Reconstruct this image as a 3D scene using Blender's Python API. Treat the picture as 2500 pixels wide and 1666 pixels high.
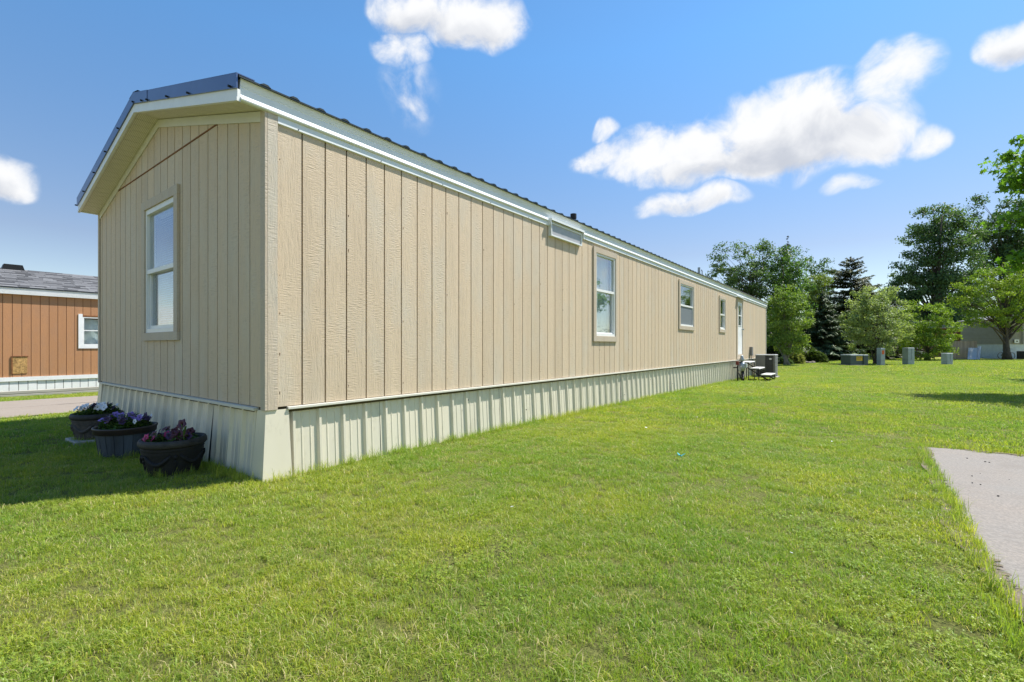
import bpy, math, random
import numpy as np
from mathutils import Vector, Matrix

R = math.radians
sc = bpy.context.scene
for o in list(bpy.data.objects):
    bpy.data.objects.remove(o, do_unlink=True)

# ------------------------------------------------------------------ camera
EYE = 1.04
YAW = R(37.05)
cam_d = bpy.data.cameras.new('camera')
cam_d.sensor_width = 36.0
cam_d.lens = 36.0 * 1150 / 2500
cam_d.shift_y = 13 / 2500
cam_d.clip_start = 0.05
cam_d.clip_end = 3000
cam = bpy.data.objects.new('camera', cam_d)
sc.collection.objects.link(cam)
cam.location = (0, 0, EYE)
cam.rotation_euler = (R(90), 0, YAW)
sc.camera = cam

# ------------------------------------------------------------------ light
SUN_EL = R(58)
SUN_AZ = R(31.5)                      # from +Y towards +X
sun_dir = Vector((math.cos(SUN_EL) * math.sin(SUN_AZ), math.cos(SUN_EL) * math.cos(SUN_AZ), math.sin(SUN_EL)))
sd = bpy.data.lights.new('sun', 'SUN')
sd.energy = 3.95
sd.angle = R(0.53)
sd.color = (1.0, 0.955, 0.88)
so = bpy.data.objects.new('sun', sd)
sc.collection.objects.link(so)
so.rotation_euler = sun_dir.to_track_quat('Z', 'Y').to_euler()
so.location = (20, 30, 60)

sc.view_settings.view_transform = 'Standard'
sc.view_settings.look = 'None'
sc.view_settings.gamma = 1
sc.view_settings.use_curve_mapping = False
sc.view_settings.exposure = 1.05

F = 1150 / 1.0625                     # focal length in the 2353-pixel-wide view used for measuring
ct, st = math.cos(YAW), math.sin(YAW)


def ray(px, py):
    u = (px - 1250 / 1.0625) / F
    v = (846 / 1.0625 - py) / F
    return Vector((u * ct - st, ct + u * st, v))


def W(px, d):
    r = ray(px, 0)
    return Vector((r.x * d, r.y * d))


def ZD(py, d):
    return EYE + (846 / 1.0625 - py) / F * d


# ------------------------------------------------------------------ world
world = bpy.data.worlds.new('World')
sc.world = world
world.use_nodes = True
nt = world.node_tree
nt.nodes.clear()


class NB:
    """tiny node-building helper"""
    def __init__(s, tree):
        s.t = tree

    def n(s, typ, **kw):
        nd = s.t.nodes.new(typ)
        for k, v in kw.items():
            setattr(nd, k, v)
        return nd

    def link(s, a, b):
        s.t.links.new(a, b)

    def put(s, sock, v):
        if hasattr(v, 'links'):
            s.t.links.new(v, sock)
        elif v is not None:
            sock.default_value = v

    def math(s, op, a, b=None, c=None, clamp=False):
        nd = s.n('ShaderNodeMath', operation=op, use_clamp=clamp)
        s.put(nd.inputs[0], a)
        if b is not None:
            s.put(nd.inputs[1], b)
        if c is not None:
            s.put(nd.inputs[2], c)
        return nd.outputs[0]

    def vmath(s, op, a, b=None, scale=None):
        nd = s.n('ShaderNodeVectorMath', operation=op)
        s.put(nd.inputs[0], a)
        if b is not None:
            s.put(nd.inputs[1], b)
        if scale is not None:
            s.put(nd.inputs['Scale'], scale)
        return nd.outputs['Value'] if op in ('DOT_PRODUCT', 'LENGTH') else nd.outputs[0]

    def noise(s, vec, scale, detail=4, rough=0.55, dist=0.0, out='Fac'):
        nd = s.n('ShaderNodeTexNoise')
        s.put(nd.inputs['Vector'], vec)
        nd.inputs['Scale'].default_value = scale
        nd.inputs['Detail'].default_value = detail
        nd.inputs['Roughness'].default_value = rough
        nd.inputs['Distortion'].default_value = dist
        return nd.outputs[out]

    def mix(s, f, a, b, mode='MIX', clamp=True):
        nd = s.n('ShaderNodeMix', data_type='RGBA', blend_type=mode, clamp_factor=clamp)
        s.put(nd.inputs[0], f)
        s.put(nd.inputs[6], a if not isinstance(a, tuple) else (*a[:3], 1))
        s.put(nd.inputs[7], b if not isinstance(b, tuple) else (*b[:3], 1))
        return nd.outputs[2]

    def rng(s, v, a, b, c=0.0, d=1.0, smooth=False):
        nd = s.n('ShaderNodeMapRange', interpolation_type='SMOOTHSTEP' if smooth else 'LINEAR')
        s.put(nd.inputs[0], v)
        for i, x in enumerate((a, b, c, d)):
            s.put(nd.inputs[1 + i], x)
        return nd.outputs[0]

    def scalev(s, vec, sc3):
        return s.vmath('MULTIPLY', vec, sc3)


w = NB(nt)
sky = w.n('ShaderNodeTexSky', sky_type='NISHITA')
sky.sun_disc = False
sky.sun_elevation = SUN_EL
sky.sun_rotation = SUN_AZ
sky.altitude = 400
sky.air_density = 1.0
sky.dust_density = 0.15
sky.ozone_density = 1.6
gen = w.n('ShaderNodeTexCoord').outputs['Generated']
dirn = w.vmath('NORMALIZE', gen)
# billowing: displace the direction before it meets the cloud shapes
nz1 = w.noise(dirn, 7.0, 2, 0.5, out='Color')
off1 = w.vmath('SCALE', w.vmath('SUBTRACT', nz1, (0.5, 0.5, 0.5)), scale=0.085)
dd = w.vmath('ADD', dirn, off1)
fine = w.math('SUBTRACT', w.noise(dd, 19.0, 8, 0.57), 0.5)
sepd = w.n('ShaderNodeSeparateXYZ')
w.link(dirn, sepd.inputs[0])
vf = Vector((-math.sin(YAW), math.cos(YAW), 0.3)).normalized()
facing = w.vmath('DOT_PRODUCT', dirn, tuple(vf))
# cumulus banks: centre (a sight line), half width, half height, thickness
CLOUDS = [(1800, 300, 250, 135, 1.35), (1540, 345, 210, 80, 1.1), (1740, 362, 350, 66, 1.3), (1410, 352, 120, 45, 0.7),
          (1970, 320, 140, 75, 1.1), (2055, 195, 100, 110, 0.85), (2110, 318, 85, 42, 0.75),
          (960, 20, 140, 85, 1.1), (1075, 55, 135, 85, 1.1), (930, 115, 80, 70, 0.8),
          (945, 215, 75, 95, 0.26), (2330, 85, 130, 65, 1.1), (0, 415, 130, 66, 1.15),
          (1580, 470, 140, 36, 0.9), (1945, 425, 62, 26, 0.7), (1392, 290, 40, 30, 0.6)]
SHADED = {0, 2, 7, 8, 11, 12, 13}
dens = None
under = None
for i, (px, py, a, b, th) in enumerate(CLOUDS):
    c = ray(px, py).normalized()
    rt = Vector((c.y, -c.x, 0)).normalized()
    up = rt.cross(c).normalized()
    ca = (ray(px + a, py).normalized() - ray(px - a, py).normalized()).length / 2
    cb = (ray(px, py + b).normalized() - ray(px, py - b).normalized()).length / 2
    X = w.vmath('DOT_PRODUCT', dd, tuple(rt / ca))
    Yv = w.vmath('DOT_PRODUCT', dd, tuple(up / cb))
    q = w.math('MULTIPLY_ADD', X, X, w.math('MULTIPLY', Yv, Yv))
    e = w.math('MULTIPLY_ADD', q, -th, th)
    dens = e if dens is None else w.math('MAXIMUM', dens, e)
    if i in SHADED:
        uu = w.math('MULTIPLY', w.math('MAXIMUM', e, 0.0), w.math('SUBTRACT', 0.35, Yv))
        under = uu if under is None else w.math('MAXIMUM', under, uu)
dens = w.math('MULTIPLY', w.math('MAXIMUM', dens, 0.0), w.math('GREATER_THAN', facing, 0.25))
# the rest of the sky carries the same kind of scattered cumulus
lowz = w.math('ADD', w.math('MAXIMUM', sepd.outputs[2], 0.06), 0.25)
plane = w.vmath('DIVIDE', dirn, w.n('ShaderNodeCombineXYZ').outputs[0])
for i in range(3):
    w.link(lowz, plane.node.inputs[1].links[0].from_node.inputs[i])
gen_n = w.noise(plane, 1.25, 3, 0.5)
gen_d = w.math('MULTIPLY', w.rng(gen_n, 0.55, 0.75), w.rng(facing, 0.62, 0.38))
dens = w.math('MAXIMUM', dens, w.math('MULTIPLY', gen_d, 0.9))
# small billows eat into the edges; a second sample a little nearer the sun models the light on them
lit = w.math('SUBTRACT', w.noise(w.vmath('ADD', dd, tuple(sun_dir * 0.03)), 19.0, 3, 0.5), 0.5)
edge_n = w.math('MULTIPLY', fine, w.rng(dens, 0.0, 0.22))
body = w.math('MULTIPLY_ADD', edge_n, 2.1, dens)
alpha = w.rng(body, -0.02, 0.95, 0.0, 0.99, smooth=True)
relief = w.math('MULTIPLY', w.math('SUBTRACT', lit, fine), 0.85)
shade = w.rng(w.math('ADD', relief, w.math('MULTIPLY', under, 0.95)), 0.08, 1.0, smooth=True)
cl_col = w.mix(shade, (4.85, 4.88, 4.93), (2.95, 3.12, 3.5))
tint = w.mix(w.rng(sepd.outputs[2], 0.0, 0.18), (0.78, 0.76, 0.70), (0.71, 0.635, 0.63))
tint = w.mix(w.rng(sepd.outputs[2], 0.18, 0.52), tint, (0.70, 0.96, 1.06))
skyc = w.mix(1.0, sky.outputs[0], tint, 'MULTIPLY', clamp=False)
hs = w.n('ShaderNodeHueSaturation')
hs.inputs['Saturation'].default_value = 1.04
hs.inputs['Value'].default_value = 1.0
w.link(skyc, hs.inputs['Color'])
final = w.mix(alpha, hs.outputs[0], cl_col)
bg = w.n('ShaderNodeBackground')
bg.inputs[1].default_value = 0.10
w.link(final, bg.inputs[0])
world.cycles.sampling_method = 'MANUAL'
world.cycles.sample_map_resolution = 512
wo = w.n('ShaderNodeOutputWorld')
w.link(bg.outputs[0], wo.inputs[0])

# ------------------------------------------------------------------ materials
MATS = {}


def new_mat(name):
    m = bpy.data.materials.new(name)
    m.use_nodes = True
    t = m.node_tree
    t.nodes.clear()
    b = NB(t)
    out = b.n('ShaderNodeOutputMaterial')
    pr = b.n('ShaderNodeBsdfPrincipled')
    b.link(pr.outputs[0], out.inputs[0])
    pos = b.n('ShaderNodeNewGeometry').outputs['Position']
    MATS[name] = m
    return m, b, pr, pos, out


def simple(name, col, rough=0.6, metal=0.0, spec=0.5, var=0.1, vscale=3.0, bump=0.0, bscale=40.0, stretch=(1, 1, 1), dirt=0.0, objvar=0.0):
    m, b, pr, pos, out = new_mat(name)
    p = b.scalev(pos, stretch)
    n = b.noise(p, vscale, 5, 0.6)
    f = b.rng(n, 0.3, 0.7, 1 - var, 1 + var)
    if objvar:
        rnd = b.n('ShaderNodeObjectInfo').outputs['Random']
        f = b.math('MULTIPLY', f, b.rng(rnd, 0, 1, 1 - objvar, 1 + objvar))
    c = b.mix(1.0, (*col, 1), b.n('ShaderNodeCombineColor').outputs[0], 'MULTIPLY', clamp=False)
    cc = c.node.inputs[7].links[0].from_node
    for i in range(3):
        b.link(f, cc.inputs[i])
    if dirt:
        dn = b.noise(b.scalev(pos, (1, 1, 1)), 7.0, 8, 0.7)
        c = b.mix(b.rng(dn, 0.52, 0.75, 0, dirt), c, (0.10, 0.085, 0.06))
    b.link(c, pr.inputs['Base Color'])
    pr.inputs['Roughness'].default_value = rough
    pr.inputs['Metallic'].default_value = metal
    pr.inputs['Specular IOR Level'].default_value = spec
    if bump:
        bn = b.n('ShaderNodeBump')
        bn.inputs['Strength'].default_value = 1.0
        bn.inputs['Distance'].default_value = bump
        b.link(b.noise(p, bscale, 6, 0.6), bn.inputs['Height'])
        b.link(bn.outputs[0], pr.inputs['Normal'])
    return m


def siding_mat(name, col, weather):
    """embossed wood-grain hardboard, brush-painted"""
    m, b, pr, pos, out = new_mat(name)
    rnd = b.n('ShaderNodeObjectInfo').outputs['Random']
    shift = b.n('ShaderNodeCombineXYZ')
    b.link(b.math('MULTIPLY', rnd, 37.0), shift.inputs[2])
    pp = b.vmath('ADD', pos, shift.outputs[0])
    grain = b.noise(b.scalev(pp, (1, 1, 0.09)), 95.0, 5, 0.65)
    ripple = b.noise(b.scalev(pp, (0.16, 0.16, 1)), 105.0, 3, 0.5)
    mask = b.rng(b.noise(b.scalev(pp, (1, 1, 0.25)), 9.0, 2, 0.5), 0.42, 0.62)
    h = b.math('ADD', b.math('MULTIPLY', grain, b.math('SUBTRACT', 1.15, mask)), b.math('MULTIPLY', ripple, b.math('MULTIPLY', mask, 0.9)))
    bn = b.n('ShaderNodeBump')
    bn.inputs['Strength'].default_value = 0.85
    bn.inputs['Distance'].default_value = 0.0050
    b.link(h, bn.inputs['Height'])
    b.link(bn.outputs[0], pr.inputs['Normal'])
    base = b.mix(b.rng(rnd, 0, 1), tuple(c * 0.95 for c in col), tuple(c * 1.05 for c in col))
    patch = b.noise(b.scalev(pp, (1, 1, 0.45)), 2.6, 5, 0.6)
    base = b.mix(b.rng(patch, 0.46, 0.70, 0, 0.75), base, weather)
    streak = b.noise(b.scalev(pp, (1, 1, 0.04)), 7.0, 4, 0.6)
    base = b.mix(b.rng(streak, 0.50, 0.72, 0, 0.30), base, tuple(c * 0.72 for c in col))
    base = b.mix(b.rng(h, 0.32, 0.56, 0.40, 0.0), base, tuple(c * 0.60 for c in col))
    sp = b.noise(pos, 60, 2, 0.5)
    base = b.mix(b.rng(sp, 0.70, 0.76, 0, 0.55), base, (0.16, 0.12, 0.08))
    b.link(base, pr.inputs['Base Color'])
    pr.inputs['Roughness'].default_value = 0.62
    pr.inputs['Specular IOR Level'].default_value = 0.3
    return m


siding_mat('tan_siding', (0.60, 0.475, 0.335), (0.57, 0.50, 0.395))
siding_mat('tan_trim', (0.53, 0.44, 0.335), (0.51, 0.47, 0.39))
siding_mat('brown_siding', (0.45, 0.225, 0.108), (0.40, 0.22, 0.125))
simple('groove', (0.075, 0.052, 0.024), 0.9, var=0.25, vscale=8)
simple('dark_groove', (0.13, 0.05, 0.02), 0.9, var=0.2)
simple('white_vinyl', (0.78, 0.78, 0.76), 0.38, var=0.05, dirt=0.10)
simple('white_aluminum', (0.74, 0.765, 0.76), 0.33, var=0.05, vscale=2, dirt=0.10)
simple('white_paint', (0.80, 0.80, 0.80), 0.45, var=0.05, dirt=0.18)
simple('cream_trim', (0.62, 0.60, 0.52), 0.5, var=0.05)
simple('grey_box', (0.20, 0.20, 0.20), 0.5, 0.2)
simple('roof_metal', (0.035, 0.045, 0.042), 0.38, 0.5, var=0.15)
simple('rake_metal', (0.12, 0.155, 0.24), 0.30, 0.75, var=0.08)
simple('screw', (0.03, 0.03, 0.03), 0.5, 0.6)
simple('interior', (0.16, 0.16, 0.15), 0.9)
simple('blind', (0.72, 0.72, 0.70), 0.6, var=0.03)
simple('curtain', (0.66, 0.70, 0.70), 0.8, var=0.06, vscale=2)
simple('black_metal', (0.018, 0.018, 0.018), 0.45, 0.4)
simple('tread', (0.72, 0.71, 0.69), 0.6, var=0.12, dirt=0.2)
simple('grey_metal', (0.33, 0.37, 0.39), 0.42, 0.55, var=0.12)
simple('red_iron', (0.14, 0.03, 0.02), 0.6, 0.3)
simple('ac_grey', (0.17, 0.17, 0.165), 0.5, 0.2, var=0.1)
simple('ac_light', (0.42, 0.43, 0.43), 0.5, 0.2)
simple('ac_dark', (0.03, 0.03, 0.03), 0.6)
simple('concrete_pad', (0.36, 0.34, 0.31), 0.9, var=0.15, vscale=8, bump=0.004)
simple('utility_green', (0.055, 0.085, 0.08), 0.5, 0.0, var=0.15, dirt=0.15)
simple('utility_grey', (0.34, 0.40, 0.38), 0.5, 0.0, var=0.1, dirt=0.15)
simple('utility_top', (0.42, 0.46, 0.44), 0.5, 0.0, var=0.2)
simple('label_orange', (0.72, 0.13, 0.02), 0.5, var=0.05)
simple('label_yellow', (0.62, 0.44, 0.03), 0.5, var=0.08)
simple('label_ink', (0.06, 0.04, 0.01), 0.6)
simple('bark', (0.085, 0.07, 0.055), 0.95, var=0.35, vscale=12, bump=0.02, bscale=14, stretch=(1, 1, 0.25))
simple('bark_light', (0.20, 0.19, 0.165), 0.95, var=0.3, vscale=10, bump=0.01, bscale=14, stretch=(1, 1, 0.25))
simple('fence_wood', (0.34, 0.28, 0.23), 0.9, var=0.22, vscale=6, bump=0.004, stretch=(1, 1, 0.1), objvar=0.14)
simple('timber', (0.36, 0.34, 0.29), 0.9, var=0.25, vscale=6, bump=0.006, stretch=(1, 0.1, 1))
simple('lap_siding', (0.33, 0.305, 0.245), 0.7, var=0.08, objvar=0.05)
simple('block_white', (0.62, 0.66, 0.68), 0.8, var=0.08, dirt=0.25)
simple('brick_red', (0.24, 0.10, 0.07), 0.9, var=0.15, objvar=0.15)
simple('roof_pink', (0.42, 0.33, 0.30), 0.9, var=0.12)
simple('roof_slate', (0.12, 0.13, 0.15), 0.8, var=0.15)
simple('door_blue', (0.30, 0.36, 0.43), 0.5, var=0.08)
simple('pot_dark', (0.006, 0.0058, 0.0055), 0.72, var=0.45, vscale=16, bump=0.008, bscale=24, dirt=0.0)
simple('pot_rim', (0.027, 0.025, 0.022), 0.7, var=0.6, vscale=22, bump=0.004, bscale=50)
simple('pot_stone', (0.065, 0.055, 0.047), 0.8, var=0.5, vscale=16, bump=0.008, bscale=24)
simple('barrel_wood', (0.05, 0.062, 0.074), 0.75, var=0.4, vscale=9, bump=0.003, bscale=40, stretch=(1, 1, 0.12), objvar=0.2)
simple('barrel_band', (0.035, 0.025, 0.023), 0.5, var=0.3)
simple('soil', (0.035, 0.025, 0.018), 1.0, var=0.4, vscale=30, bump=0.01, bscale=60)
simple('petal_white', (0.78, 0.78, 0.80), 0.6, var=0.06)
simple('petal_magenta', (0.36, 0.008, 0.10), 0.55, var=0.2, vscale=30)
simple('petal_maroon', (0.055, 0.006, 0.022), 0.5, var=0.3, vscale=30)
simple('petal_lavender', (0.22, 0.14, 0.44), 0.6, var=0.15, vscale=30)
simple('petal_purple', (0.035, 0.012, 0.06), 0.5, var=0.3, vscale=30)
simple('petal_throat', (0.45, 0.42, 0.15), 0.6)
simple('rock', (0.30, 0.25, 0.22), 0.9, var=0.4, vscale=4, bump=0.03, bscale=6)
simple('teal_plastic', (0.02, 0.40, 0.50), 0.4)
simple('earth', (0.17, 0.135, 0.10), 1.0, var=0.35, vscale=14, bump=0.006, bscale=60)
simple('pebble', (0.05, 0.045, 0.04), 0.9, var=0.4, vscale=20)
simple('osb', (0.42, 0.25, 0.09), 0.9, var=0.55, vscale=22, bump=0.004, bscale=30)
simple('rust', (0.20, 0.085, 0.03), 0.9, var=0.4, vscale=10)
simple('tire', (0.02, 0.02, 0.02), 0.8)


def skirt_mat():
    m, b, pr, pos, out = new_mat('skirt_metal')
    n = b.noise(b.scalev(pos, (1, 1, 0.3)), 2.0, 4, 0.6)
    rnd = b.n('ShaderNodeObjectInfo').outputs['Random']
    c = b.mix(b.rng(n, 0.3, 0.7), (0.68, 0.625, 0.495), (0.74, 0.69, 0.56))
    c = b.mix(b.rng(rnd, 0, 1, 0, 0.18), c, (0.52, 0.52, 0.47))
    dn = b.noise(b.scalev(pos, (1, 1, 0.35)), 9.0, 8, 0.72)
    c = b.mix(b.rng(dn, 0.56, 0.74, 0.0, 0.38), c, (0.30, 0.27, 0.17))
    b.link(c, pr.inputs['Base Color'])
    pr.inputs['Roughness'].default_value = 0.36
    pr.inputs['Metallic'].default_value = 0.12
    return m


skirt_mat()


def soffit_mat():
    m, b, pr, pos, out = new_mat('soffit')
    vo = b.n('ShaderNodeTexVoronoi', feature='F1')
    vo.inputs['Scale'].default_value = 1.0
    vo.inputs['Randomness'].default_value = 0.0
    b.link(b.scalev(pos, (70, 70, 0.001)), vo.inputs['Vector'])
    hole = b.rng(vo.outputs['Distance'], 0.22, 0.30, 0.75, 0.0)
    c = b.mix(hole, (0.76, 0.71, 0.57), (0.20, 0.17, 0.11))
    b.link(c, pr.inputs['Base Color'])
    pr.inputs['Roughness'].default_value = 0.55
    return m


soffit_mat()


def glass_mat(name, refl=0.30, tint=(0.90, 0.94, 0.94)):
    m, b, pr, pos, out = new_mat(name)
    m.node_tree.nodes.remove(pr)
    tr = b.n('ShaderNodeBsdfTransparent')
    tr.inputs[0].default_value = (*tint, 1)
    gl = b.n('ShaderNodeBsdfGlossy')
    gl.inputs['Roughness'].default_value = 0.015
    gl.inputs['Color'].default_value = (0.95, 0.97, 1, 1)
    bn = b.n('ShaderNodeBump')
    bn.inputs['Strength'].default_value = 0.12
    bn.inputs['Distance'].default_value = 0.01
    b.link(b.noise(pos, 2.2, 2, 0.5), bn.inputs['Height'])
    b.link(bn.outputs[0], gl.inputs['Normal'])
    geo = b.n('ShaderNodeNewGeometry')
    cs = b.math('ABSOLUTE', b.vmath('DOT_PRODUCT', geo.outputs['Normal'], geo.outputs['Incoming']))
    f = b.math('MULTIPLY_ADD', b.math('POWER', b.math('SUBTRACT', 1.0, cs, clamp=True), 5.0), 0.9, refl, clamp=True)
    mx = b.n('ShaderNodeMixShader')
    b.link(f, mx.inputs[0])
    b.link(tr.outputs[0], mx.inputs[1])
    b.link(gl.outputs[0], mx.inputs[2])
    b.link(mx.outputs[0], out.inputs[0])
    return m


glass_mat('glass', 0.10)
glass_mat('glass_mirror', 0.20)


def frosted_mat():
    m, b, pr, pos, out = new_mat('frosted')
    n = b.noise(pos, 6, 4, 0.6)
    b.link(b.mix(b.rng(n, 0.3, 0.7), (0.36, 0.36, 0.38), (0.44, 0.44, 0.45)), pr.inputs['Base Color'])
    pr.inputs['Roughness'].default_value = 0.25
    return m


frosted_mat()


def screen_mat():
    m, b, pr, pos, out = new_mat('screen_mesh')
    pr.inputs['Base Color'].default_value = (0.16, 0.18, 0.20, 1)
    pr.inputs['Roughness'].default_value = 0.5
    return m


screen_mat()


def leaf_mat(name, transl=0.45, gloss=0.35):
    m, b, pr, pos, out = new_mat(name)
    col = b.n('ShaderNodeAttribute', attribute_name='Col').outputs['Color']
    b.link(col, pr.inputs['Base Color'])
    pr.inputs['Roughness'].default_value = gloss
    pr.inputs['Specular IOR Level'].default_value = 0.22
    tl = b.n('ShaderNodeBsdfTranslucent')
    b.link(b.mix(1.0, col, (1.25, 1.35, 0.55), 'MULTIPLY', clamp=False), tl.inputs[0])
    mx = b.n('ShaderNodeMixShader')
    mx.inputs[0].default_value = transl
    b.link(pr.outputs[0], mx.inputs[1])
    b.link(tl.outputs[0], mx.inputs[2])
    b.link(mx.outputs[0], out.inputs[0])
    return m


leaf_mat('leaf', 0.40, 0.5)
leaf_mat('needle', 0.12, 0.55)


def lawn_tone(b, pos):
    """slow drifts of the lawn's own colour: greener, yellower and thin dry patches"""
    n1 = b.noise(b.scalev(pos, (1, 1, 0)), 0.42, 4, 0.6)
    n2 = b.noise(b.scalev(pos, (1, 1, 0)), 1.9, 4, 0.6)
    g = b.mix(b.rng(n1, 0.42, 0.58), (0.31, 0.44, 0.045), (0.56, 0.56, 0.07))
    g = b.mix(b.rng(n2, 0.52, 0.70, 0, 0.6), g, (0.46, 0.43, 0.11))
    sep = b.n('ShaderNodeSeparateXYZ')
    b.link(pos, sep.inputs[0])
    wob = b.math('ADD', sep.outputs[0], b.math('MULTIPLY', b.noise(b.scalev(pos, (1, 1, 0)), 0.25, 2, 0.5), 1.2))
    stripe = b.math('SINE', b.math('MULTIPLY', wob, 2 * math.pi / 1.15))
    fade = b.rng(sep.outputs[1], 6, 14)
    g = b.mix(b.math('MULTIPLY', b.rng(stripe, -0.4, 0.6, 0, 0.60), fade), g, (0.43, 0.45, 0.14))
    return g, n1, n2


def grass_mat():
    m, b, pr, pos, out = new_mat('grass_blades')
    g, n1, n2 = lawn_tone(b, pos)
    at = b.n('ShaderNodeAttribute', attribute_name='Col').outputs['Color']
    s = b.n('ShaderNodeSeparateColor')
    b.link(at, s.inputs[0])
    tuft = b.n('ShaderNodeAttribute', attribute_name='tint', attribute_type='INSTANCER').outputs['Fac']
    g = b.mix(b.rng(s.outputs[1], 0, 1, 0, 0.75), g, (0.14, 0.265, 0.03))
    g = b.mix(b.rng(tuft, 0.2, 1.0, 0.0, 0.65), g, (0.19, 0.32, 0.06))
    g = b.mix(b.rng(s.outputs[2], 0.5, 0.55), g, (0.62, 0.53, 0.27))
    g = b.mix(b.rng(s.outputs[0], 0.0, 0.40, 0.55, 0.0), g, (0.40, 0.38, 0.14))   # pale sheaths at the base
    b.link(g, pr.inputs['Base Color'])
    pr.inputs['Roughness'].default_value = 0.42
    pr.inputs['Specular IOR Level'].default_value = 0.30
    tl = b.n('ShaderNodeBsdfTranslucent')
    b.link(b.mix(1.0, g, (1.2, 1.25, 0.6), 'MULTIPLY', clamp=False), tl.inputs[0])
    mx = b.n('ShaderNodeMixShader')
    mx.inputs[0].default_value = 0.48
    b.link(pr.outputs[0], mx.inputs[1])
    b.link(tl.outputs[0], mx.inputs[2])
    b.link(mx.outputs[0], out.inputs[0])


grass_mat()


def ground_mat():
    m, b, pr, pos, out = new_mat('lawn_ground')
    g, n1, n2 = lawn_tone(b, pos)
    fine_ = b.noise(pos, 55, 6, 0.7)
    sepg = b.n('ShaderNodeSeparateXYZ')
    b.link(pos, sepg.inputs[0])
    thatch = b.mix(b.noise(pos, 24, 5, 0.7), (0.13, 0.17, 0.035), (0.27, 0.25, 0.10))
    g = b.mix(b.rng(sepg.outputs[1], 45, 75, 0.9, 0.15), g, thatch)
    g = b.mix(b.rng(fine_, 0.35, 0.62, 0.8, 0), g, (0.07, 0.075, 0.025))
    soil = b.noise(pos, 5.5, 7, 0.65)
    g = b.mix(b.rng(soil, 0.60, 0.72, 0, 0.6), g, (0.17, 0.14, 0.075))
    b.link(g, pr.inputs['Base Color'])
    pr.inputs['Roughness'].default_value = 1.0
    pr.inputs['Specular IOR Level'].default_value = 0.1
    bn = b.n('ShaderNodeBump')
    bn.inputs['Distance'].default_value = 0.03
    b.link(fine_, bn.inputs['Height'])
    b.link(bn.outputs[0], pr.inputs['Normal'])


ground_mat()


def concrete_mat(name, c1, c2, stain):
    m, b, pr, pos, out = new_mat(name)
    n = b.noise(pos, 1.3, 6, 0.6)
    c = b.mix(b.rng(n, 0.35, 0.65), c1, c2)
    sp = b.noise(pos, 70, 4, 0.6)
    c = b.mix(b.rng(sp, 0.40, 0.60, 0.5, 0), c, tuple(x * 0.55 for x in c1))
    vo = b.n('ShaderNodeTexVoronoi')
    vo.inputs['Scale'].default_value = 130
    b.link(pos, vo.inputs['Vector'])
    c = b.mix(b.rng(vo.outputs['Distance'], 0.08, 0.16, 0.5, 0.0), c, (0.16, 0.13, 0.11))
    st_ = b.noise(pos, 2.4, 8, 0.7)
    c = b.mix(b.rng(st_, 0.52, 0.70, 0, 0.75), c, stain)
    b.link(c, pr.inputs['Base Color'])
    pr.inputs['Roughness'].default_value = 0.92
    bn = b.n('ShaderNodeBump')
    bn.inputs['Distance'].default_value = 0.003
    b.link(sp, bn.inputs['Height'])
    b.link(bn.outputs[0], pr.inputs['Normal'])


concrete_mat('concrete', (0.245, 0.225, 0.20), (0.265, 0.228, 0.192), (0.18, 0.155, 0.13))
concrete_mat('concrete_drive', (0.29, 0.24, 0.19), (0.31, 0.26, 0.21), (0.24, 0.19, 0.145))


def shingle_mat():
    m, b, pr, pos, out = new_mat('shingle')
    rnd = b.n('ShaderNodeObjectInfo').outputs['Random']
    c = b.mix(rnd, (0.05, 0.05, 0.052), (0.23, 0.23, 0.235))
    n = b.noise(pos, 60, 4, 0.7)
    c = b.mix(b.rng(n, 0.35, 0.65, 0.4, 0), c, (0.07, 0.07, 0.075))
    b.link(c, pr.inputs['Base Color'])
    pr.inputs['Roughness'].default_value = 0.95


shingle_mat()

# ------------------------------------------------------------------ mesh helpers


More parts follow.
